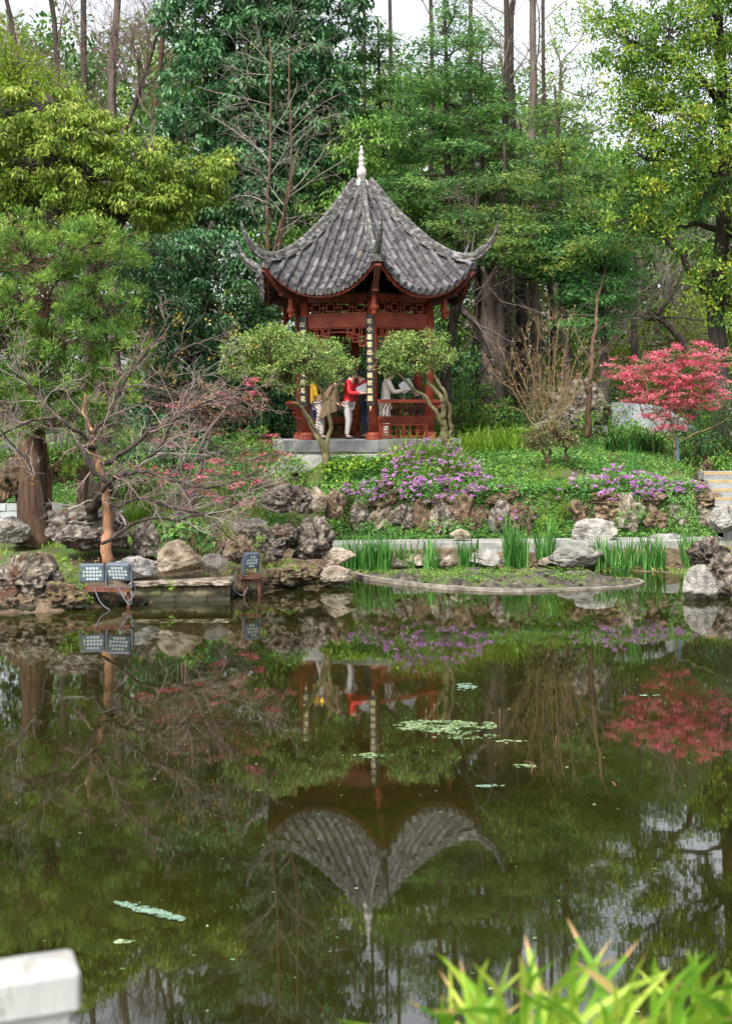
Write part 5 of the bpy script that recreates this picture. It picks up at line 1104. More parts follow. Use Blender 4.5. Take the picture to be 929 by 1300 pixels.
# dead-leaved shrub
r = tree('dead_leaved_tree', 'spreading tree with dead brown leaves left of the clipped tree', 'tree', None, 413, [([(236, 685, 24.6), (246, 620, 24.6), (262, 570, 24.8), (275, 530, 25.)], .05, .025)],
      [(265, 508, 25.2, 50, 26, .8), (310, 515, 25.4, 32, 20, .6), (235, 530, 25., 40, 24, .7), (280, 540, 25.2, 42, 16, .7), (200, 500, 25., 30, 20, .6), (210, 560, 24.8, 40, 14, .6)], 'twig_dark', 'lf_dead', spec(20, .18, .075, .036, 'star'), 24)
mound('shrub', 'grey green shrub with upright shoots left of the pavilion floor', 'shrub', None, 414, [(322, 560, 27.6, 26, 22, .4), (345, 568, 27.8, 18, 18, .3), (300, 580, 27.2, 20, 16, .3)], 'lf_podo', spec(18, .18, .09, .02, 'tuft'), 32)
mound('shrub', 'dark feathery shrub below the clipped tree with salmon new leaves', 'shrub', None, 415, [(290, 600, 26.4, 34, 18, .5), (320, 605, 26.6, 26, 14, .4)], 'lf_con', spec(20, .14, .08, .014, 'tuft'), 36)

# bare plum trees on the left
baretree('plum_tree', 'twisted bare plum tree with an orange trunk at the left shore', 'tree', None, 421,
  [([(137, 716, 21.9), (137, 670, 21.9), (133, 620, 21.9), (124, 580, 21.9), (118, 552, 21.9), (108, 530, 22), (104, 500, 22.1)], .1, .008, 14),
   ([(110, 645, 21.8), (128, 625, 21.6), (150, 605, 21.4), (185, 600, 21.2), (230, 612, 21.2), (285, 615, 21.3), (330, 595, 21.5)], .05, .012, 18),
   ([(122, 570, 21.8), (100, 562, 21.6), (122, 600, 21.5), (140, 622, 21.5)], .05, .04, 5),
   ([(128, 590, 21.8), (165, 570, 21.9), (200, 545, 22), (245, 520, 22.2), (290, 502, 22.5), (325, 490, 22.8)], .045, .01, 20),
   ([(118, 555, 21.8), (90, 540, 21.6), (50, 530, 21.4), (0, 555, 21.3), (-40, 560, 21.3)], .038, .01, 16),
   ([(116, 550, 21.8), (140, 525, 22), (160, 480, 22.3), (190, 440, 22.6), (220, 400, 22.8)], .035, .01, 14),
   ([(140, 640, 21.7), (175, 632, 21.5), (215, 640, 21.4), (270, 660, 21.4), (300, 690, 21.5)], .035, .008, 14)],
  [(0, .62, .8, .22, .0, .05), (5, .34, .8, .22, .0, .0), (3, .18, .8, .2, 0, 0)], 'bark_orange', 'twig_pink', limbmat='bark')
baretree('plum_tree', 'dark bare plum tree whose sprays of pale twigs cross the left shore', 'tree', None, 422,
  [([(118, 660, 22.2), (120, 640, 22.1), (133, 632, 22), (145, 618, 22)], .1, .06, 4), ([(60, 660, 22.4), (40, 600, 22.3), (10, 560, 22.2), (-20, 520, 22)], .03, .01, 16), ([(145, 618, 22), (175, 590, 22), (205, 560, 22.1), (230, 515, 22.3), (262, 470, 22.6)], .038, .01, 16),
   ([(130, 690, 21.6), (180, 660, 21.3), (240, 655, 21.3), (300, 640, 21.4), (345, 600, 21.6)], .03, .008, 18), ([(70, 560, 22), (55, 510, 22), (20, 470, 22), (5, 455, 22)], .03, .01, 12)],
  [(0, .8, .7, .2, .0, .05), (4, .4, .8, .2, .0, .0), (3, .2, .8, .2, 0, 0)], 'bark', 'twig_grey', [('lf_gold', 3, .06, .05, .03, 'round', .03, 'yellow_leaves')])
baretree('sapling', 'thin grey sapling right of the upright rock', 'tree', None, 423, [([(223, 700, 22.8), (228, 650, 22.8), (232, 600, 22.9), (238, 560, 23.)], .04, .02, 14)], [(0, .7, .8, .15, .02, .1), (4, .3, .8, .15, 0, 0)], 'bark_grey', 'twig_grey')
baretree('golden_leaf_tree', 'thin tree with a few golden leaves before the dark trees', 'tree', None, 424, [([(190, 560, 25.6), (200, 500, 25.7), (225, 450, 25.8), (240, 400, 25.8)], .035, .012, 16), ([(200, 500, 25.7), (185, 450, 25.6), (200, 410, 25.7)], .02, .01, 10), ([(225, 450, 25.8), (265, 430, 25.9), (290, 440, 26.)], .02, .01, 8)], [(0, .6, .7, .15, 0, .15), (4, .3, .8, .15, 0, .05)], 'twig_dark', 'twig_dark', [('lf_gold', 4, .1, .075, .04, 'round', .22, 'leaves')])
baretree('bare_shrub', 'many stemmed bare shrub with olive stems and rusty tips', 'shrub', None, 425,
  [([(692+dx*.12, 548, 29.8), (692+dx*.5, 500+abs(dx)*.1, 29.8+dz), (692+dx, yt, 29.8+dz*1.6)], .016, .005, 15) for dx, yt, dz in ((-62, 430, .2), (-45, 440, -.2), (-28, 415, .1), (-12, 400, 0), (5, 395, .2), (18, 405, -.2), (32, 400, .1), (50, 425, 0), (62, 445, .2), (-70, 470, 0), (68, 480, 0))],
  [(0, .55, .5, .12, .01, .25), (4, .25, .6, .12, 0, .1)], 'twig_olive', 'twig_olive', [('lf_dead', 3, .06, .06, .03, 'star', .3, 'dry_leaves')])
baretree('slender_tree', 'slender leaning grey trunk before the rubble rockery', 'tree', None, 426, [([(745, 556, 30.6), (749, 500, 30.6), (752, 440, 31.), (764, 365, 32.), (770, 320, 33)], .075, .012, 10)], [(0, .9, .8, .15, .02, .1), (4, .4, .8, .15, 0, 0)], 'bark_brown', 'twig_dark')
# ------------------------------------------------------------------ forest
BR = lambda nl=30, L=.15, W=.06, rc=.32, m='droop': spec(nl, rc, L, W, m)
tree('camphor_tree', 'yellow green broadleaf tree reaching toward the pavilion from the left', 'tree', None, 501,
  [([(120, 640, 29.5), (128, 520, 29.6), (118, 400, 29.6), (128, 290, 29.7), (105, 200, 29.8), (60, 120, 30)], .26, .07), ([(122, 330, 29.6), (165, 270, 29.5), (215, 235, 29.4), (270, 220, 29.3)], .09, .03)],
  [(100, 170, 29.6, 70, 40, 1.3), (40, 210, 29.6, 70, 48, 1.4), (120, 225, 29.4, 70, 42, 1.3), (180, 205, 29.3, 60, 32, 1.1), (235, 215, 29.2, 46, 30, 1.), (275, 215, 29.2, 28, 26, .7), (70, 270, 29.5, 80, 40, 1.3), (150, 270, 29.4, 70, 32, 1.2), (215, 260, 29.3, 50, 28, .9), (-10, 160, 29.8, 60, 60, 1.4), (0, 290, 29.6, 60, 50, 1.3), (60, 140, 29.8, 50, 34, 1.), (240, 245, 29.2, 40, 22, .7), (-60, 230, 29.8, 60, 90, 1.6)], 'bark', 'lf_yellow', BR(62, .14, .052, .25), 17)
tree('lime_tree', 'lime green tree in the upper left corner', 'tree', None, 502, [([(-20, 640, 31.5), (-15, 400, 31.6), (10, 200, 31.8), (20, 110, 32)], .2, .05)],
  [(15, 90, 31.5, 46, 34, 1.1), (-20, 70, 31.8, 50, 50, 1.2), (50, 115, 31.4, 44, 26, .9), (20, 130, 31.4, 60, 26, 1.), (85, 130, 31.3, 30, 18, .7)], 'bark', 'lf_bright', BR(34, .12, .045, .3, 'round'), 15)
tree('podocarpus_tree', 'big narrow leaved evergreen with the thick trunk at the left edge', 'tree', None, 503,
  [([(40, 694, 24.2), (39, 640, 24.2), (38, 580, 24.2), (44, 480, 24.3), (60, 380, 24.4)], .3, .1), ([(104, 690, 25.), (108, 600, 25.), (112, 500, 25.), (120, 420, 24.9)], .11, .06), ([(62, 690, 24.6), (60, 620, 24.6), (56, 540, 24.5)], .09, .06)],
  [(110, 310, 24.4, 66, 32, 1.1), (165, 320, 24.3, 28, 26, .6), (40, 335, 24.4, 70, 34, 1.2), (60, 385, 24.3, 80, 40, 1.2), (140, 385, 24.3, 52, 44, 1.), (10, 430, 24.3, 60, 50, 1.2), (90, 440, 24.2, 70, 40, 1.1), (150, 450, 24.2, 44, 38, .9), (60, 490, 24.1, 70, 36, 1.), (135, 500, 24.1, 46, 32, .8), (15, 520, 24.2, 50, 26, .8), (85, 530, 24., 60, 20, .8), (130, 555, 24., 34, 26, .6), (100, 585, 24.4, 20, 20, .4), (20, 290, 24.6, 46, 20, .8), (-50, 400, 24.4, 60, 120, 1.4)], 'bark_brown', 'lf_podo', spec(74, .18, .125, .0165, 'tuft'), 24)
tree('pine_bough', 'low pine at the left edge above the shore', 'tree', None, 504, [([(-30, 690, 23.4), (-25, 600, 23.4), (-10, 560, 23.4)], .08, .04)], [(15, 545, 23.2, 26, 14, .5), (-20, 560, 23.2, 30, 26, .6)], 'bark_brown', 'lf_podo', spec(36, .2, .13, .014, 'tuft'), 22)
tree('evergreen_tree', 'tall blue green evergreen behind the pavilion roof at the left', 'tree', None, 505,
  [([(250, 560, 38), (255, 400, 38), (270, 200, 38), (300, 0, 38), (310, -80, 38)], .3, .12), ([(262, 330, 38), (215, 240, 37.6), (210, 150, 37.6)], .12, .05)],
  [(260, 100, 37, 60, 46, 1.8), (320, 60, 37.2, 60, 46, 1.8), (370, 30, 37.4, 60, 44, 1.8), (300, 140, 36.8, 70, 40, 1.8), (365, 100, 37, 66, 46, 1.8), (410, 90, 37.4, 50, 50, 1.7), (240, 170, 36.8, 50, 40, 1.5), (330, 190, 36.8, 64, 44, 1.8), (395, 160, 37, 60, 50, 1.8), (280, 235, 36.6, 60, 40, 1.6), (340, 250, 36.6, 56, 44, 1.6), (400, 230, 37, 56, 46, 1.7), (330, -20, 37.4, 90, 50, 2), (250, 20, 37.4, 50, 60, 1.6), (430, 10, 37.6, 50, 50, 1.8), (230, 260, 36.8, 50, 50, 1.5)], 'bark', 'lf_dark', BR(46, .2, .085, .34), 11)
tree('evergreen_tree', 'dark leafy evergreen beside the left eave of the pavilion', 'tree', None, 506,
  [([(235, 560, 34), (240, 450, 34), (250, 350, 34), (270, 280, 34)], .16, .06)],
  [(220, 320, 33.6, 50, 40, 1.4), (275, 320, 33.6, 46, 36, 1.3), (320, 360, 33.8, 40, 44, 1.2), (215, 390, 33.4, 50, 44, 1.3), (270, 390, 33.5, 50, 40, 1.3), (230, 450, 33.2, 56, 40, 1.3), (290, 460, 33.4, 50, 44, 1.2), (340, 430, 34, 40, 40, 1.2), (200, 510, 33, 50, 36, 1.2), (270, 530, 33, 60, 30, 1.2), (330, 510, 34, 44, 50, 1.2), (180, 330, 33.8, 40, 50, 1.2), (370, 480, 34.6, 40, 60, 1.1)], 'bark', 'lf_dark', BR(40, .16, .065, .28), 14)
tree('broadleaf_tree', 'brighter green tree seen between the pavilion roof and the dark evergreen', 'tree', None, 507, [([(400, 560, 36.5), (405, 350, 36.5), (420, 200, 36.5)], .16, .06)],
  [(440, 215, 36.2, 50, 36, 1.3), (480, 180, 36.4, 46, 40, 1.3), (400, 280, 36, 50, 36, 1.2), (450, 290, 36.2, 60, 50, 1.3), (500, 250, 36.4, 50, 50, 1.3), (350, 310, 35.8, 36, 30, 1.), (440, 400, 36.4, 60, 60, 1.3), (520, 330, 36.6, 60, 60, 1.3), (470, 480, 36, 70, 60, 1.3), (550, 430, 36.2, 50, 70, 1.3)], 'bark', 'lf_mid', BR(36, .16, .065, .36), 11)

def conifer(label, seed, D, base, top, tx, r0, tiers, leaf='lf_con', sp=None, name='conifer', bark='bark', dens=9):
    """flat tiers of feathery sprays at stated places"""
    bl = [(x, y, D+dz, rx, ry, rx*M2(D)*.9) for (x, y, rx, ry, dz) in tiers]
    return tree(name, label, 'tree', 'conifers behind the pavilion', seed, [([(base[0], base[1], D), ((base[0]*2+tx)/3, (base[1]*2+top)/3, D), ((base[0]+tx*2)/3, (base[1]+top*2)/3, D), (tx, top, D)], r0, .03)], bl, bark, leaf, sp or spec(70, .42, .16, .034, 'pad'), dens*1.5)
rg = rs(55)
def tiers(cx, y0, y1, w0, w1, n, rng, lean=0):
    out = []
    for i in range(n):
        t = i/(n-1); y = y0+(y1-y0)*t; w = w0+(w1-w0)*t
        for s in (-1, 1): out.append((cx+lean*t+s*w*rng.uniform(.35, .8), y+rng.uniform(-12, 12), w*rng.uniform(.45, .65), rng.uniform(9, 15), rng.uniform(-1.4, 1.4)))
        if i % 2 == 0: out.append((cx+lean*t, y, w*.5, 12, -1.))
    return out
conifer('tall feathery conifer rising behind the right slope of the roof', 511, 36, (578, 560), -20, 562, .2, tiers(575, 10, 330, 34, 125, 15, rg))
conifer('feathery conifer with a bare top left of the tallest conifer', 512, 39, (500, 560), 20, 478, .16, tiers(488, 50, 260, 26, 70, 9, rg))
conifer('conifer with yellowing sprays right of the pavilion roof', 513, 34.5, (632, 548), 180, 640, .14, tiers(640, 230, 340, 60, 90, 6, rg), 'lf_cony')
conifer('slim conifer with yellow green sprays and a mossy trunk', 514, 33.5, (722, 548), 110, 705, .13, tiers(712, 140, 330, 30, 85, 9, rg), 'lf_cony')
conifer('lime tinted conifer beside the slim trunk right of the pavilion', 515, 32.8, (768, 540), 270, 760, .1, [(705, 292, 30, 12, 0), (730, 300, 34, 14, .2), (700, 310, 26, 11, -.3), (755, 325, 40, 14, 0), (745, 345, 44, 14, .3), (785, 345, 30, 12, 0), (760, 370, 46, 16, -.2), (770, 395, 40, 14, .3), (735, 385, 34, 12, .5), (750, 415, 30, 12, 0), (690, 335, 26, 10, .3)], 'lf_lime', dens=14)
conifer('dark conifer filling the gap under the yellowing sprays', 516, 37.5, (668, 560), 150, 662, .15, tiers(665, 190, 310, 50, 70, 6, rg), 'lf_con')
conifer('conifer in the middle distance above the red maple', 517, 38.5, (810, 560), 190, 800, .14, tiers(800, 210, 330, 40, 60, 6, rg), 'lf_con')

tree('camphor_tree', 'large camphor tree with yellow young leaves in the upper right', 'tree', None, 521,
  [([(916, 560, 31.6), (914, 480, 31.6), (910, 400, 31.6), (914, 320, 31.6), (917, 220, 31.6), (915, 80, 31.6), (900, -40, 31.6)], .26, .1), ([(912, 420, 31.6), (905, 385, 31.4), (880, 350, 31.2), (858, 318, 31), (836, 295, 31)], .13, .04), ([(912, 292, 31.6), (885, 285, 31.4), (850, 288, 31.2), (825, 280, 31)], .08, .03), ([(915, 240, 31.5), (890, 205, 31.2), (860, 200, 31), (820, 180, 30.8)], .09, .03), ([(915, 130, 31.6), (880, 90, 31.2), (840, 70, 31), (800, 50, 31)], .08, .03)],
  [(800, 60, 31, 44, 34, 1.2), (850, 40, 31, 50, 40, 1.3), (905, 30, 31, 50, 44, 1.3), (830, 100, 30.8, 56, 36, 1.2), (885, 110, 30.8, 50, 40, 1.2), (800, 140, 31, 44, 30, 1.), (850, 160, 30.6, 56, 34, 1.2), (900, 180, 30.6, 44, 40, 1.2), (820, 200, 30.8, 50, 28, 1.), (870, 225, 30.6, 50, 26, 1.), (810, 245, 31, 40, 20, .9), (840, 285, 31, 40, 16, .8), (790, 280, 31, 30, 16, .8), (900, 255, 31, 36, 22, .9), (770, 20, 31.4, 34, 30, 1.), (900, -30, 31.4, 90, 40, 1.6), (960, 100, 31.4, 50, 120, 1.6), (880, 320, 31, 34, 12, .8), (905, 350, 31, 34, 22, .8), (925, 385, 31, 30, 26, .7), (960, 300, 31, 40, 90, 1.2)], 'bark', 'lf_camphor', BR(40, .13, .06, .26, 'round'), 17)
tree('background_tree', 'thin crowned tree in the sky gap at the top right', 'tree', None, 522, [([(700, 560, 44), (705, 300, 44), (712, 80, 44)], .16, .05)],
  [(700, 40, 44, 30, 22, 1.), (735, 20, 44, 30, 24, 1.), (740, 180, 44, 34, 20, 1.2), (755, 110, 44, 40, 34, 1.3), (720, 90, 44, 34, 28, 1.2), (770, 160, 44, 34, 26, 1.2), (700, 150, 44, 30, 26, 1.2), (760, 230, 44, 40, 34, 1.3), (720, 260, 44, 50, 36, 1.4)], 'bark_grey', 'lf_camphor', BR(22, .16, .06, .36, 'round'), 6)
tree('background_tree', 'bright leafy tree seen through the gaps above the red maple', 'tree', None, 523, [([(880, 560, 42), (880, 450, 42), (860, 400, 42)], .14, .05)],
  [(870, 400, 41, 50, 30, 1.5), (905, 380, 42, 40, 30, 1.3), (840, 430, 41, 46, 30, 1.4), (900, 430, 41, 50, 34, 1.4), (780, 430, 41.5, 40, 34, 1.3), (820, 470, 41, 60, 34, 1.4), (900, 480, 41, 60, 34, 1.4), (740, 470, 41, 50, 40, 1.3)], 'bark_grey', 'lf_bright', BR(26, .15, .05, .36, 'round'), 6)
tree('background_tree', 'light green tree seen between the tall trunks right of the pavilion', 'tree', None, 524, [([(650, 560, 42), (655, 480, 42), (650, 440, 42)], .14, .05)],
  [(640, 440, 41, 50, 34, 1.5), (690, 450, 41, 50, 34, 1.4), (600, 480, 41, 50, 40, 1.4), (660, 500, 41, 60, 30, 1.4), (590, 420, 41, 40, 40, 1.4), (700, 400, 41, 50, 34, 1.4), (640, 380, 41, 50, 34, 1.4)], 'bark_grey', 'lf_bright', BR(26, .15, .05, .36, 'round'), 6)
tree('background_tree', 'light crowned tree behind the tall bare trunks at the top', 'tree', None, 525, [([(640, 560, 43), (640, 300, 43), (645, 60, 43)], .14, .04)],
  [(610, 90, 43, 40, 30, 1.2), (650, 120, 43, 44, 30, 1.2), (600, 150, 43, 50, 34, 1.3), (690, 120, 43, 36, 26, 1.2), (650, 180, 43, 60, 34, 1.4), (700, 200, 43, 40, 30, 1.2), (620, 210, 43, 50, 30, 1.3), (560, 120, 43, 36, 30, 1.2), (540, 190, 43, 50, 40, 1.3), (625, 45, 43, 30, 22, 1.)], 'bark_grey', 'lf_mid', BR(26, .16, .06, .36, 'round'), 7)
conifer('feathery conifer filling the view above the right eave', 518, 38, (610, 560), 60, 612, .14, tiers(612, 110, 320, 30, 70, 8, rg), 'lf_con')
# palm fronds at the right edge
pf = MB(); rg = rs(8); c = P(938, 235, 30.4)
for i in range(16):
    a = rg.uniform(0, 6.3); d0 = np.array([math.cos(a), math.sin(a)*.6, .5]); pth = curve([c, c+d0*.35, c+d0*[1, 1, 0]*.8+[0, 0, -.15], c+d0*[1, 1, 0]*.95+[0, 0, -.6]], 14); pf.tubes(pth, np.linspace(.012, .004, 14), 4)
    q = np.repeat(pth[2:], 8, 0); n = len(q); tg = np.repeat(norm(np.gradient(pth, axis=0))[2:], 8, 0); sd = norm(np.cross(tg, [0, 0, 1.]))*np.where(np.arange(n) % 2, 1, -1)[:, None]
    pf.leaves(q, sd+tg*.6+[0, 0, -.5], np.tile([0, 0, 1.], (n, 1)), .3, .03, 1, .3)
root = thing('palm_tree', 'dark palm fronds cut by the right edge', 'palm', (c[0], c[1], float(H(c[0], c[1]))))
part('crown', pf, [M['bark'], M['lf_con']], root); q = MB(); q.tubes(curve([(c[0], c[1], 2.), (c[0]+.05, c[1], 5), c], 12), np.full(12, .1), 9); part('trunk', q, M['bark_brown'], root)

# bare deciduous trees
def bare(label, seed, D, pth, r0, r1, cnt, lv, mat='bark_grey', twig='twig_grey', more=(), group='bare trees of the wood', leaves=None):
    return baretree('bare_tree', label, 'tree', group, seed, [([(x, y, D) for x, y in pth], r0, r1, cnt)]+[([(x, y, D+dz) for x, y, dz in q], a, b, n_) for q, a, b, n_ in more], lv, mat, twig, leaves)
LV = [(0, 2.0, .9, .1, .03, .25), (6, 1., .7, .12, 0, .15), (4, .5, .7, .14, -.02, .05)]
PK = [(0, 2.2, .9, .14, .02, .15), (10, 1.1, .7, .16, -.03, -.05), (7, .5, .7, .18, -.05, -.15)]
bare('bare tree with pinkish twigs left of centre at the top', 541, 40, [(148, 560), (146, 300), (144, 120), (150, -60)], .2, .09, 22, PK, 'bark_grey', 'twig_pink', [([(146, 200, 0), (180, 110, -.5), (205, 10, -1)], .1, .03, 22)])
bare('bare tree with dark trunk near the top left corner', 542, 41, [(110, 560), (112, 300), (108, 120), (104, -60)], .17, .08, 18, PK, 'bark', 'twig_pink')
bare('bare tree at the top left with twigs crossing the sky', 543, 42, [(78, 560), (80, 300), (76, 120), (60, -60)], .15, .07, 18, PK, 'bark', 'twig_pink')
bare('bare tree leaning right at the top left', 544, 39, [(195, 560), (190, 320), (196, 160), (215, -60)], .13, .06, 22, PK, 'bark_brown', 'twig_pink')
bare('leafless slanting tree at the far left top', 545, 42, [(30, 560), (34, 300), (26, 100), (0, -40)], .13, .06, 16, PK, 'bark', 'twig_pink')
bare('dead climber tree with long pale twigs left of the finial', 546, 34.2, [(345, 545), (340, 400), (341, 250), (343, 130), (340, 50)], .06, .02, 26, [(0, 1.7, 1.1, .1, -.02, .1), (5, .8, .7, .14, -.03, 0), (3, .4, .7, .14, -.04, 0)], 'bark_brown', 'twig_grey', [([(355, 545, .3), (360, 300, .3), (372, 210, .3), (366, 70, .3)], .05, .02, 16), ([(345, 330, 0), (365, 250, -.3), (375, 195, -.5)], .04, .02, 6)])
for j, (xb, xt, D, r0, lab) in enumerate(((617, 622, 35., .24, 'thickest grey trunk right of the pavilion'), (640, 642, 37, .15, 'dark trunk second right of the thickest trunk'), (657, 652, 38, .13, 'slim trunk between two dark trunks'), (675, 677, 36, .17, 'straight pale topped trunk rising to the sky'), (602, 598, 40, .12, 'trunk close behind the right eave'), (700, 690, 40, .1, 'slim trunk above the rusty shrub'), (560, 545, 42, .12, 'bare top behind the tallest conifer'), (500, 497, 44, .12, 'bare tree against the white sky left of the tallest conifer'), (468, 462, 45, .1, 'bare tree in the sky gap above the finial'))):
    hgt = 290 if j == 0 else -80
    bare(lab, 550+j, D, [(xb, 552), ((xb*2+xt)/3+3, 400), ((xb+xt*2)/3-2, 200 if j else 340), (xt, hgt)], r0*1.1, r0*(.45 if j else .6), 12, LV, 'bark_grey' if j in (0, 3) else 'bark', 'twig_grey' if j % 2 else 'twig_pink', group='tall bare trunks right of the pavilion')
bare('dark leaning tree whose limb crosses behind the clipped tree', 561, 33.2, [(572, 556), (566, 480), (575, 420), (590, 360), (600, 330)], .15, .09, 6, LV, 'bark', 'twig_dark', [([(612, 340, 0), (625, 370, 0), (640, 395, 0)], .05, .04, 3), ([(585, 392, 0), (600, 410, -.2), (614, 435, -.3), (628, 464, -.4)], .09, .06, 3)], group=None)
bare('arching bare limb above the red maple', 562, 36, [(870, 445), (860, 425), (838, 405), (815, 400), (838, 395), (850, 365), (856, 350)], .12, .04, 10, LV, 'bark_grey', 'twig_grey', [([(700, 412, 0), (760, 404, 0), (815, 403, 0), (890, 406, 0)], .04, .02, 8)], group=None)
for j, x in enumerate((770, 800, 850, 885)):
    bare('greyish bare thicket tree far behind the red maple, %s from the left' % ORD[j], 570+j, 46+j, [(x, 545), (x+4, 450), (x+rg.uniform(-15, 15), 330)], .08, .03, 26, [(0, 1.6, .8, .12, .03, .2), (6, .8, .7, .14, 0, .1), (4, .4, .7, .14, 0, 0)], 'bark_grey', 'twig_pink', group='bare thicket far behind the red maple')

# shrubs and hedges behind
US = [(445, 490, 34.6, 80, 60, 'lf_dark', 'dark shrub added as interior shade behind the open side of the pavilion'), (500, 430, 35.2, 70, 50, 'lf_dark', 'tall dark shrub added as interior shade behind the pavilion lattice'), (815, 552, 30.6, 22, 16, 'lf_mid', 'low shrub before the garden wall left of the maple stake'), (892, 556, 29.4, 26, 18, 'lf_dark', 'low dark shrub right of the maple stake'), (70, 560, 30.5, 60, 34, 'lf_mid', 'shrub behind the left shore near the dark red building'), (170, 560, 30, 60, 40, 'lf_dark', 'dark shrub behind the plum trees'), (160, 600, 28.8, 50, 26, 'lf_mid', 'leafy shrub on the left bank behind the plum twigs'), (250, 570, 30.2, 50, 30, 'lf_dark', 'dark shrub left of the dead leaved tree'), (355, 530, 33.6, 36, 34, 'lf_dark', 'black green shrub behind the left bench'),  # first two: dark leaf masses added to stand in for the pavilion's inner shade
      (600, 520, 34, 46, 40, 'lf_mid', 'shrub under the leaning tree'), (585, 475, 35, 34, 40, 'lf_dark', 'dark shrub behind the second clipped tree'), (660, 520, 35.5, 60, 34, 'lf_con', 'dark shrub behind the tall trunks'), (780, 500, 36, 50, 30, 'lf_mid', 'shrub above the white garden wall'), (895, 540, 30, 42, 40, 'lf_con', 'dark feathery shrub with white blossom at the right edge'),
      (930, 520, 30.2, 34, 50, 'lf_con', 'dark feathery shrub cut by the right edge'), (715, 500, 34.6, 40, 30, 'lf_olive', 'brownish shrub left of the slender trunk'), (30, 600, 32.6, 60, 30, 'lf_dark', 'dark shrub above the dark red building'), (910, 585, 29.2, 40, 16, 'lf_mid', 'low shrub above the garden steps'), (770, 535, 31.8, 36, 24, 'lf_mid', 'green shrub right of the rubble rockery'), (845, 470, 36.5, 60, 26, 'lf_cony', 'yellowish shrub behind the red maple')]
for j, (x, y, D, rx, ry, lf, lab) in enumerate(US):
    mound('shrub', lab, 'shrub', None, 600+j, [(x, y, D, rx, ry, None), (x-rx*.5, y+ry*.4, D-.3, rx*.7, ry*.7, None), (x+rx*.5, y+ry*.4, D-.2, rx*.7, ry*.7, None)], lf, spec(26, .24, .11, .04 if lf != 'lf_con' else .02, 'round'), 17, (.12, .05, .05) if False else None)
wf_ = MB(); rg = rs(77); C = blobpts(rg, P(885, 530, 29.6), (.9, .5, .7), 60, .9); clusters(rg, wf_, C, 6, .05, .035, .03, 'star'); single('white_blossom', wf_, M['petal_w'], 'specks of white blossom on the dark shrub at the right edge', 'blossom', kind='stuff')

# far woodland as one mass
fw = MB(); tk = MB(); rg = rs(90); n = 7500
X = rg.uniform(-34, 34, n); Y = rg.uniform(48, 62, n); px = PX0+X*FPX/Y
topy = np.interp(px, [-600, 0, 150, 330, 450, 560, 700, 830, 929, 1500], [40, 60, 60, 50, 90, 120, 150, 240, 200, 60])
ztop = CAMH+(PY0-topy)*Y/FPX; Z = 2.5+(ztop-2.5)*rg.uniform(0, 1, n)**.75*(1+.12*vnoise(np.c_[X*.6, Y*.6, 0*X], 2))
clusters(rg, fw, np.c_[X, Y, Z], 34, .8, .34, .16, 'round'); 
M['lf_far'] = leafmat('leaf_far_wood', [(.02, .06, .015), (.06, .15, .03), (.14, .27, .05), (.3, .38, .09)], .35)
single('far_woodland', fw, M['lf_far'], 'far green wood closing the view behind the garden', 'woodland', kind='stuff')

# ------------------------------------------------------------------ floating things
M['weed'] = leafmat('floating_weed', [(.04, .08, .025), (.12, .2, .07), (.22, .3, .14), (.36, .42, .26)], .1, clump=.6, scale=6); M['film'] = plain('pale_film', (.17, .26, .19), .5, .4, 14)
def patch(px, py, wpx, hpx, n, s, mat, name, label, cat, seed, rot=0, holes=True):
    rng = rs(seed); D = CAMH*FPX/(py-PY0); c = P(px, py, D); w_ = wpx*M2(D)/2; h_ = hpx*D*D/(FPX*CAMH)/2
    a = rng.uniform(0, 6.3, n); r = rng.uniform(0, 1, n)**.6; x = np.cos(a)*r*w_; y = np.sin(a)*r*h_
    k = vnoise(np.c_[x/w_*3, y/h_*3, 0*x], seed) > -.3; x, y = x[k], y[k]; y = y+rot*x; n = len(x)
    mb = MB(); th = np.arange(7)*2*math.pi/7; sz = s*rng.uniform(.5, 1.3, n)
    v = np.stack([x[:, None]+np.cos(th)*sz[:, None]*1.2+c[0], y[:, None]+np.sin(th)*sz[:, None]+D, np.full((n, 7), .004)+rng.uniform(0, .006, (n, 1))], -1)
    mb.add(v, np.arange(n*7).reshape(n, 7), 0, False, rng.uniform(0, 1, n)); return single(name, mb, M[mat], label, cat, loc=(c[0], D, 0))
patch(565, 923, 132, 17, 1100, .013, 'weed', 'duckweed_patch', 'largest floating weed patch below the pavilion reflection', 'duckweed', 701)
patch(590, 936, 90, 9, 200, .011, 'weed', 'duckweed_patch', 'thin weed fringe just below the largest patch', 'duckweed', 702)
patch(190, 1155, 100, 9, 330, .009, 'film', 'floating_film', 'pale slanting strip of film floating in the left foreground', 'film', 703, rot=-.62)
patch(650, 944, 40, 4, 30, .018, 'weed', 'duckweed_patch', 'small weed fleck right of the largest patch', 'duckweed', 704)
patch(620, 1000, 44, 3, 40, .012, 'film', 'floating_film', 'thin pale streak above the reflected eave', 'film', 705)
patch(470, 960, 40, 6, 60, .016, 'weed', 'duckweed_patch', 'small weed patch left of the largest patch', 'duckweed', 706)
patch(668, 975, 34, 5, 36, .016, 'weed', 'duckweed_patch', 'weed patch beside the curled floating leaf', 'duckweed', 707)
patch(590, 874, 30, 9, 60, .02, 'film', 'floating_film', 'pale foam blotch below the reflected bench', 'film', 708)
patch(160, 1193, 22, 3, 12, .02, 'weed', 'duckweed_patch', 'yellow green fleck under the slanting strip', 'duckweed', 709)
patch(822, 886, 30, 3, 20, .016, 'film', 'floating_film', 'pale streak in front of the right shore', 'film', 710)
rg = rs(710); n = 150; py = rg.uniform(790, 1290, n); px = rg.uniform(-20, 950, n); k = rg.rand(n) < .35; py[k] = rg.uniform(850, 1010, k.sum())
D = CAMH*FPX/(py-PY0); sp_ = MB(); th = np.arange(6)*math.pi/3
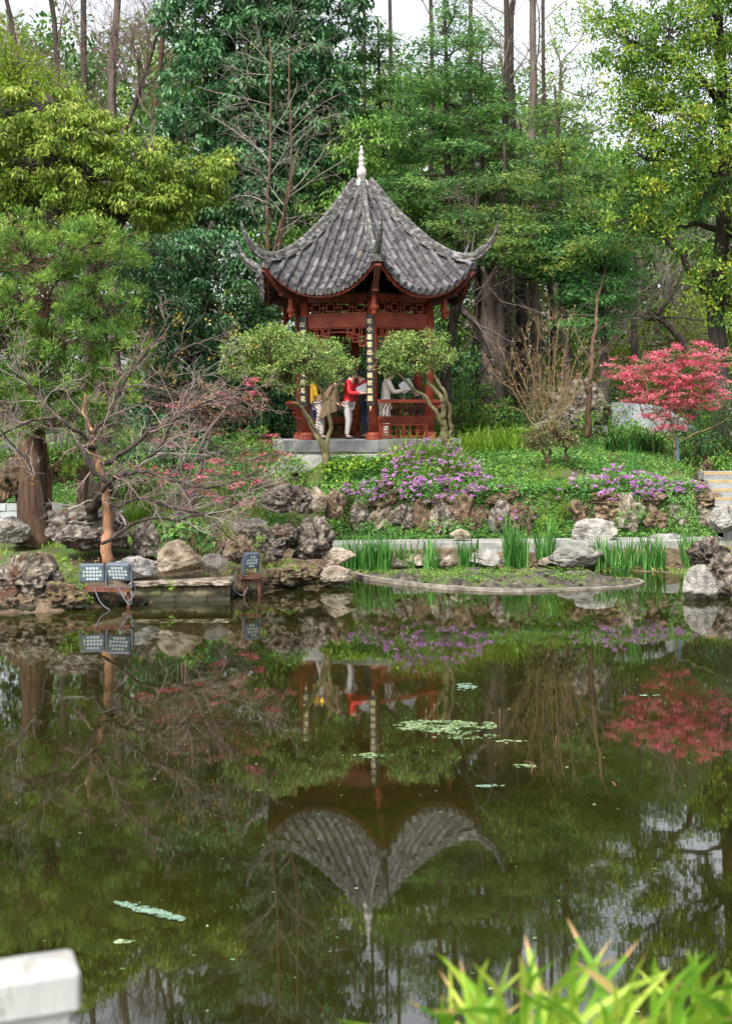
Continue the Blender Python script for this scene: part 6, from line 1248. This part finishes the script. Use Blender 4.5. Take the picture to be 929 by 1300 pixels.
v = np.stack([((px-PX0)*D/FPX)[:, None]+np.cos(th)*(rg.uniform(.004, .016, n))[:, None], D[:, None]+np.sin(th)*rg.uniform(.004, .014, n)[:, None], np.full((n, 6), .005)], -1)
sp_.add(v, np.arange(n*6).reshape(n, 6), 0, False, rg.uniform(0, 1, n)); single('floating_specks', sp_, M['weed'], 'tiny flecks of weed and dust floating on the pond', 'debris', kind='stuff')
def floater(pts, r, mat, name, label, cat):
    q = [P(x, y, (CAMH-z)*FPX/(y-PY0)) for x, y, z in pts]; mb = MB(); c = curve(q, 12); mb.tubes(c, np.interp(np.linspace(0, 1, 12), [0, .5, 1], [r*.4, r, r*.2]), 6); return single(name, mb, M[mat], label, cat)
floater([(128, 906, .02), (142, 902, .03), (157, 898, .02)], .018, 'rock_w', 'floating_stick', 'pale stick floating below the orange trunk reflection', 'stick')
floater([(662, 966, .0), (673, 968, .06), (675, 978, .02), (668, 982, .0)], .007, 'lf_dead', 'curled_leaf', 'curled dry leaf floating beside a weed patch', 'leaf')
floater([(626, 975, .0), (629, 969, .05), (633, 970, .0)], .006, 'lf_dead', 'curled_leaf', 'small curled dry leaf left of the other curled leaf', 'leaf')
floater([(773, 990, .0), (779, 995, .02), (785, 1002, .0)], .01, 'lf_dead', 'floating_twig', 'brown twig floating at the right', 'twig')
lf = MB(); D = 13.7; c = P(408, 892, D); lf.leaves([c+[0, 0, -.06]], [(0.05, 0, 1.)], [(0, -1., 0)], .12, .06, 0, .5); single('yellow_leaf', lf, M['lf_gold'], 'upright yellow leaf floating left of the reflected red post', 'leaf')
# small fountain pipe and stems standing in the water
sm_ = MB()
for (x, y0, y1) in ((235, 868, 838), (231, 862, 842), (540, 915, 900), (551, 905, 893), (634, 925, 900), (704, 950, 934)):
    D = CAMH*FPX/(y0-PY0); a, b = P(x, y0, D), P(x+rg.uniform(-2, 2), y1, D); a[2] = -.05; sm_.tubes(curve([a, b], 5), np.full(5, .006), 5)
single('dry_stems', sm_, M['lf_dead'], 'thin dry lotus stems sticking out of the water', 'stems', kind='stuff')

# ------------------------------------------------------------------ world, sun, camera
wd = bpy.data.worlds.new('World'); scene.world = wd; wd.use_nodes = True; nt = wd.node_tree; nt.nodes.clear(); N, L = nt.nodes, nt.links
EL, AZ = 52, 205           # sun height; compass direction it shines from, degrees
sky = N.new('ShaderNodeTexSky'); sky.sky_type = 'NISHITA'; sky.sun_disc = False; sky.sun_elevation = math.radians(EL); sky.sun_rotation = math.radians(AZ); sky.air_density = 1.2; sky.dust_density = 4.; sky.ozone_density = 1.5
hs = N.new('ShaderNodeHueSaturation'); hs.inputs['Saturation'].default_value = .28; hs.inputs['Value'].default_value = 1.15; L.new(sky.outputs[0], hs.inputs['Color'])
bg = N.new('ShaderNodeBackground'); bg.inputs[1].default_value = .15; L.new(hs.outputs[0], bg.inputs[0]); L.new(bg.outputs[0], N.new('ShaderNodeOutputWorld').inputs[0])
sl = bpy.data.lights.new('sun', 'SUN'); sl.energy = 2.4; sl.angle = math.radians(10); sl.color = (1, .96, .9); so = bpy.data.objects.new('sun', sl); COL.objects.link(so)
dv = Vector((math.sin(math.radians(AZ))*math.cos(math.radians(EL)), math.cos(math.radians(AZ))*math.cos(math.radians(EL)), math.sin(math.radians(EL))))
so.rotation_euler = dv.to_track_quat('Z', 'Y').to_euler(); so.location = (0, -10, 30)
cd = bpy.data.cameras.new('camera'); cam = bpy.data.objects.new('camera', cd); COL.objects.link(cam); scene.camera = cam
cd.sensor_fit = 'VERTICAL'; cd.sensor_height = 36; cd.sensor_width = 36; cd.lens = FPX/1300*36; cd.clip_start = .1; cd.clip_end = 1500
cr, sr = math.cos(ROLL), math.sin(ROLL)
# roll about the view axis; the principal point sits at the horizon, (PX0, PY0)
cam.matrix_world = Matrix.Translation((0, 0, CAMH)) @ Matrix.Rotation(math.radians(90), 4, 'X') @ Matrix.Rotation(-ROLL, 4, 'Z')
cd.shift_y = -(650-PY0)/1300; cd.shift_x = 0.0
cd.dof.use_dof = True; cd.dof.focus_distance = 29; cd.dof.aperture_fstop = 3.6
scene.render.engine = 'CYCLES'; cy = scene.cycles
cy.max_bounces = 6; cy.diffuse_bounces = 3; cy.glossy_bounces = 3; cy.transmission_bounces = 3; cy.transparent_max_bounces = 4; cy.sample_clamp_indirect = 6; cy.caustics_reflective = False; cy.caustics_refractive = False
cy.use_denoising = True; cy.use_adaptive_sampling = True; cy.adaptive_threshold = .02
scene.view_settings.view_transform = 'Standard'; scene.view_settings.look = 'None'; scene.view_settings.exposure = 1.05; scene.view_settings.gamma = 1
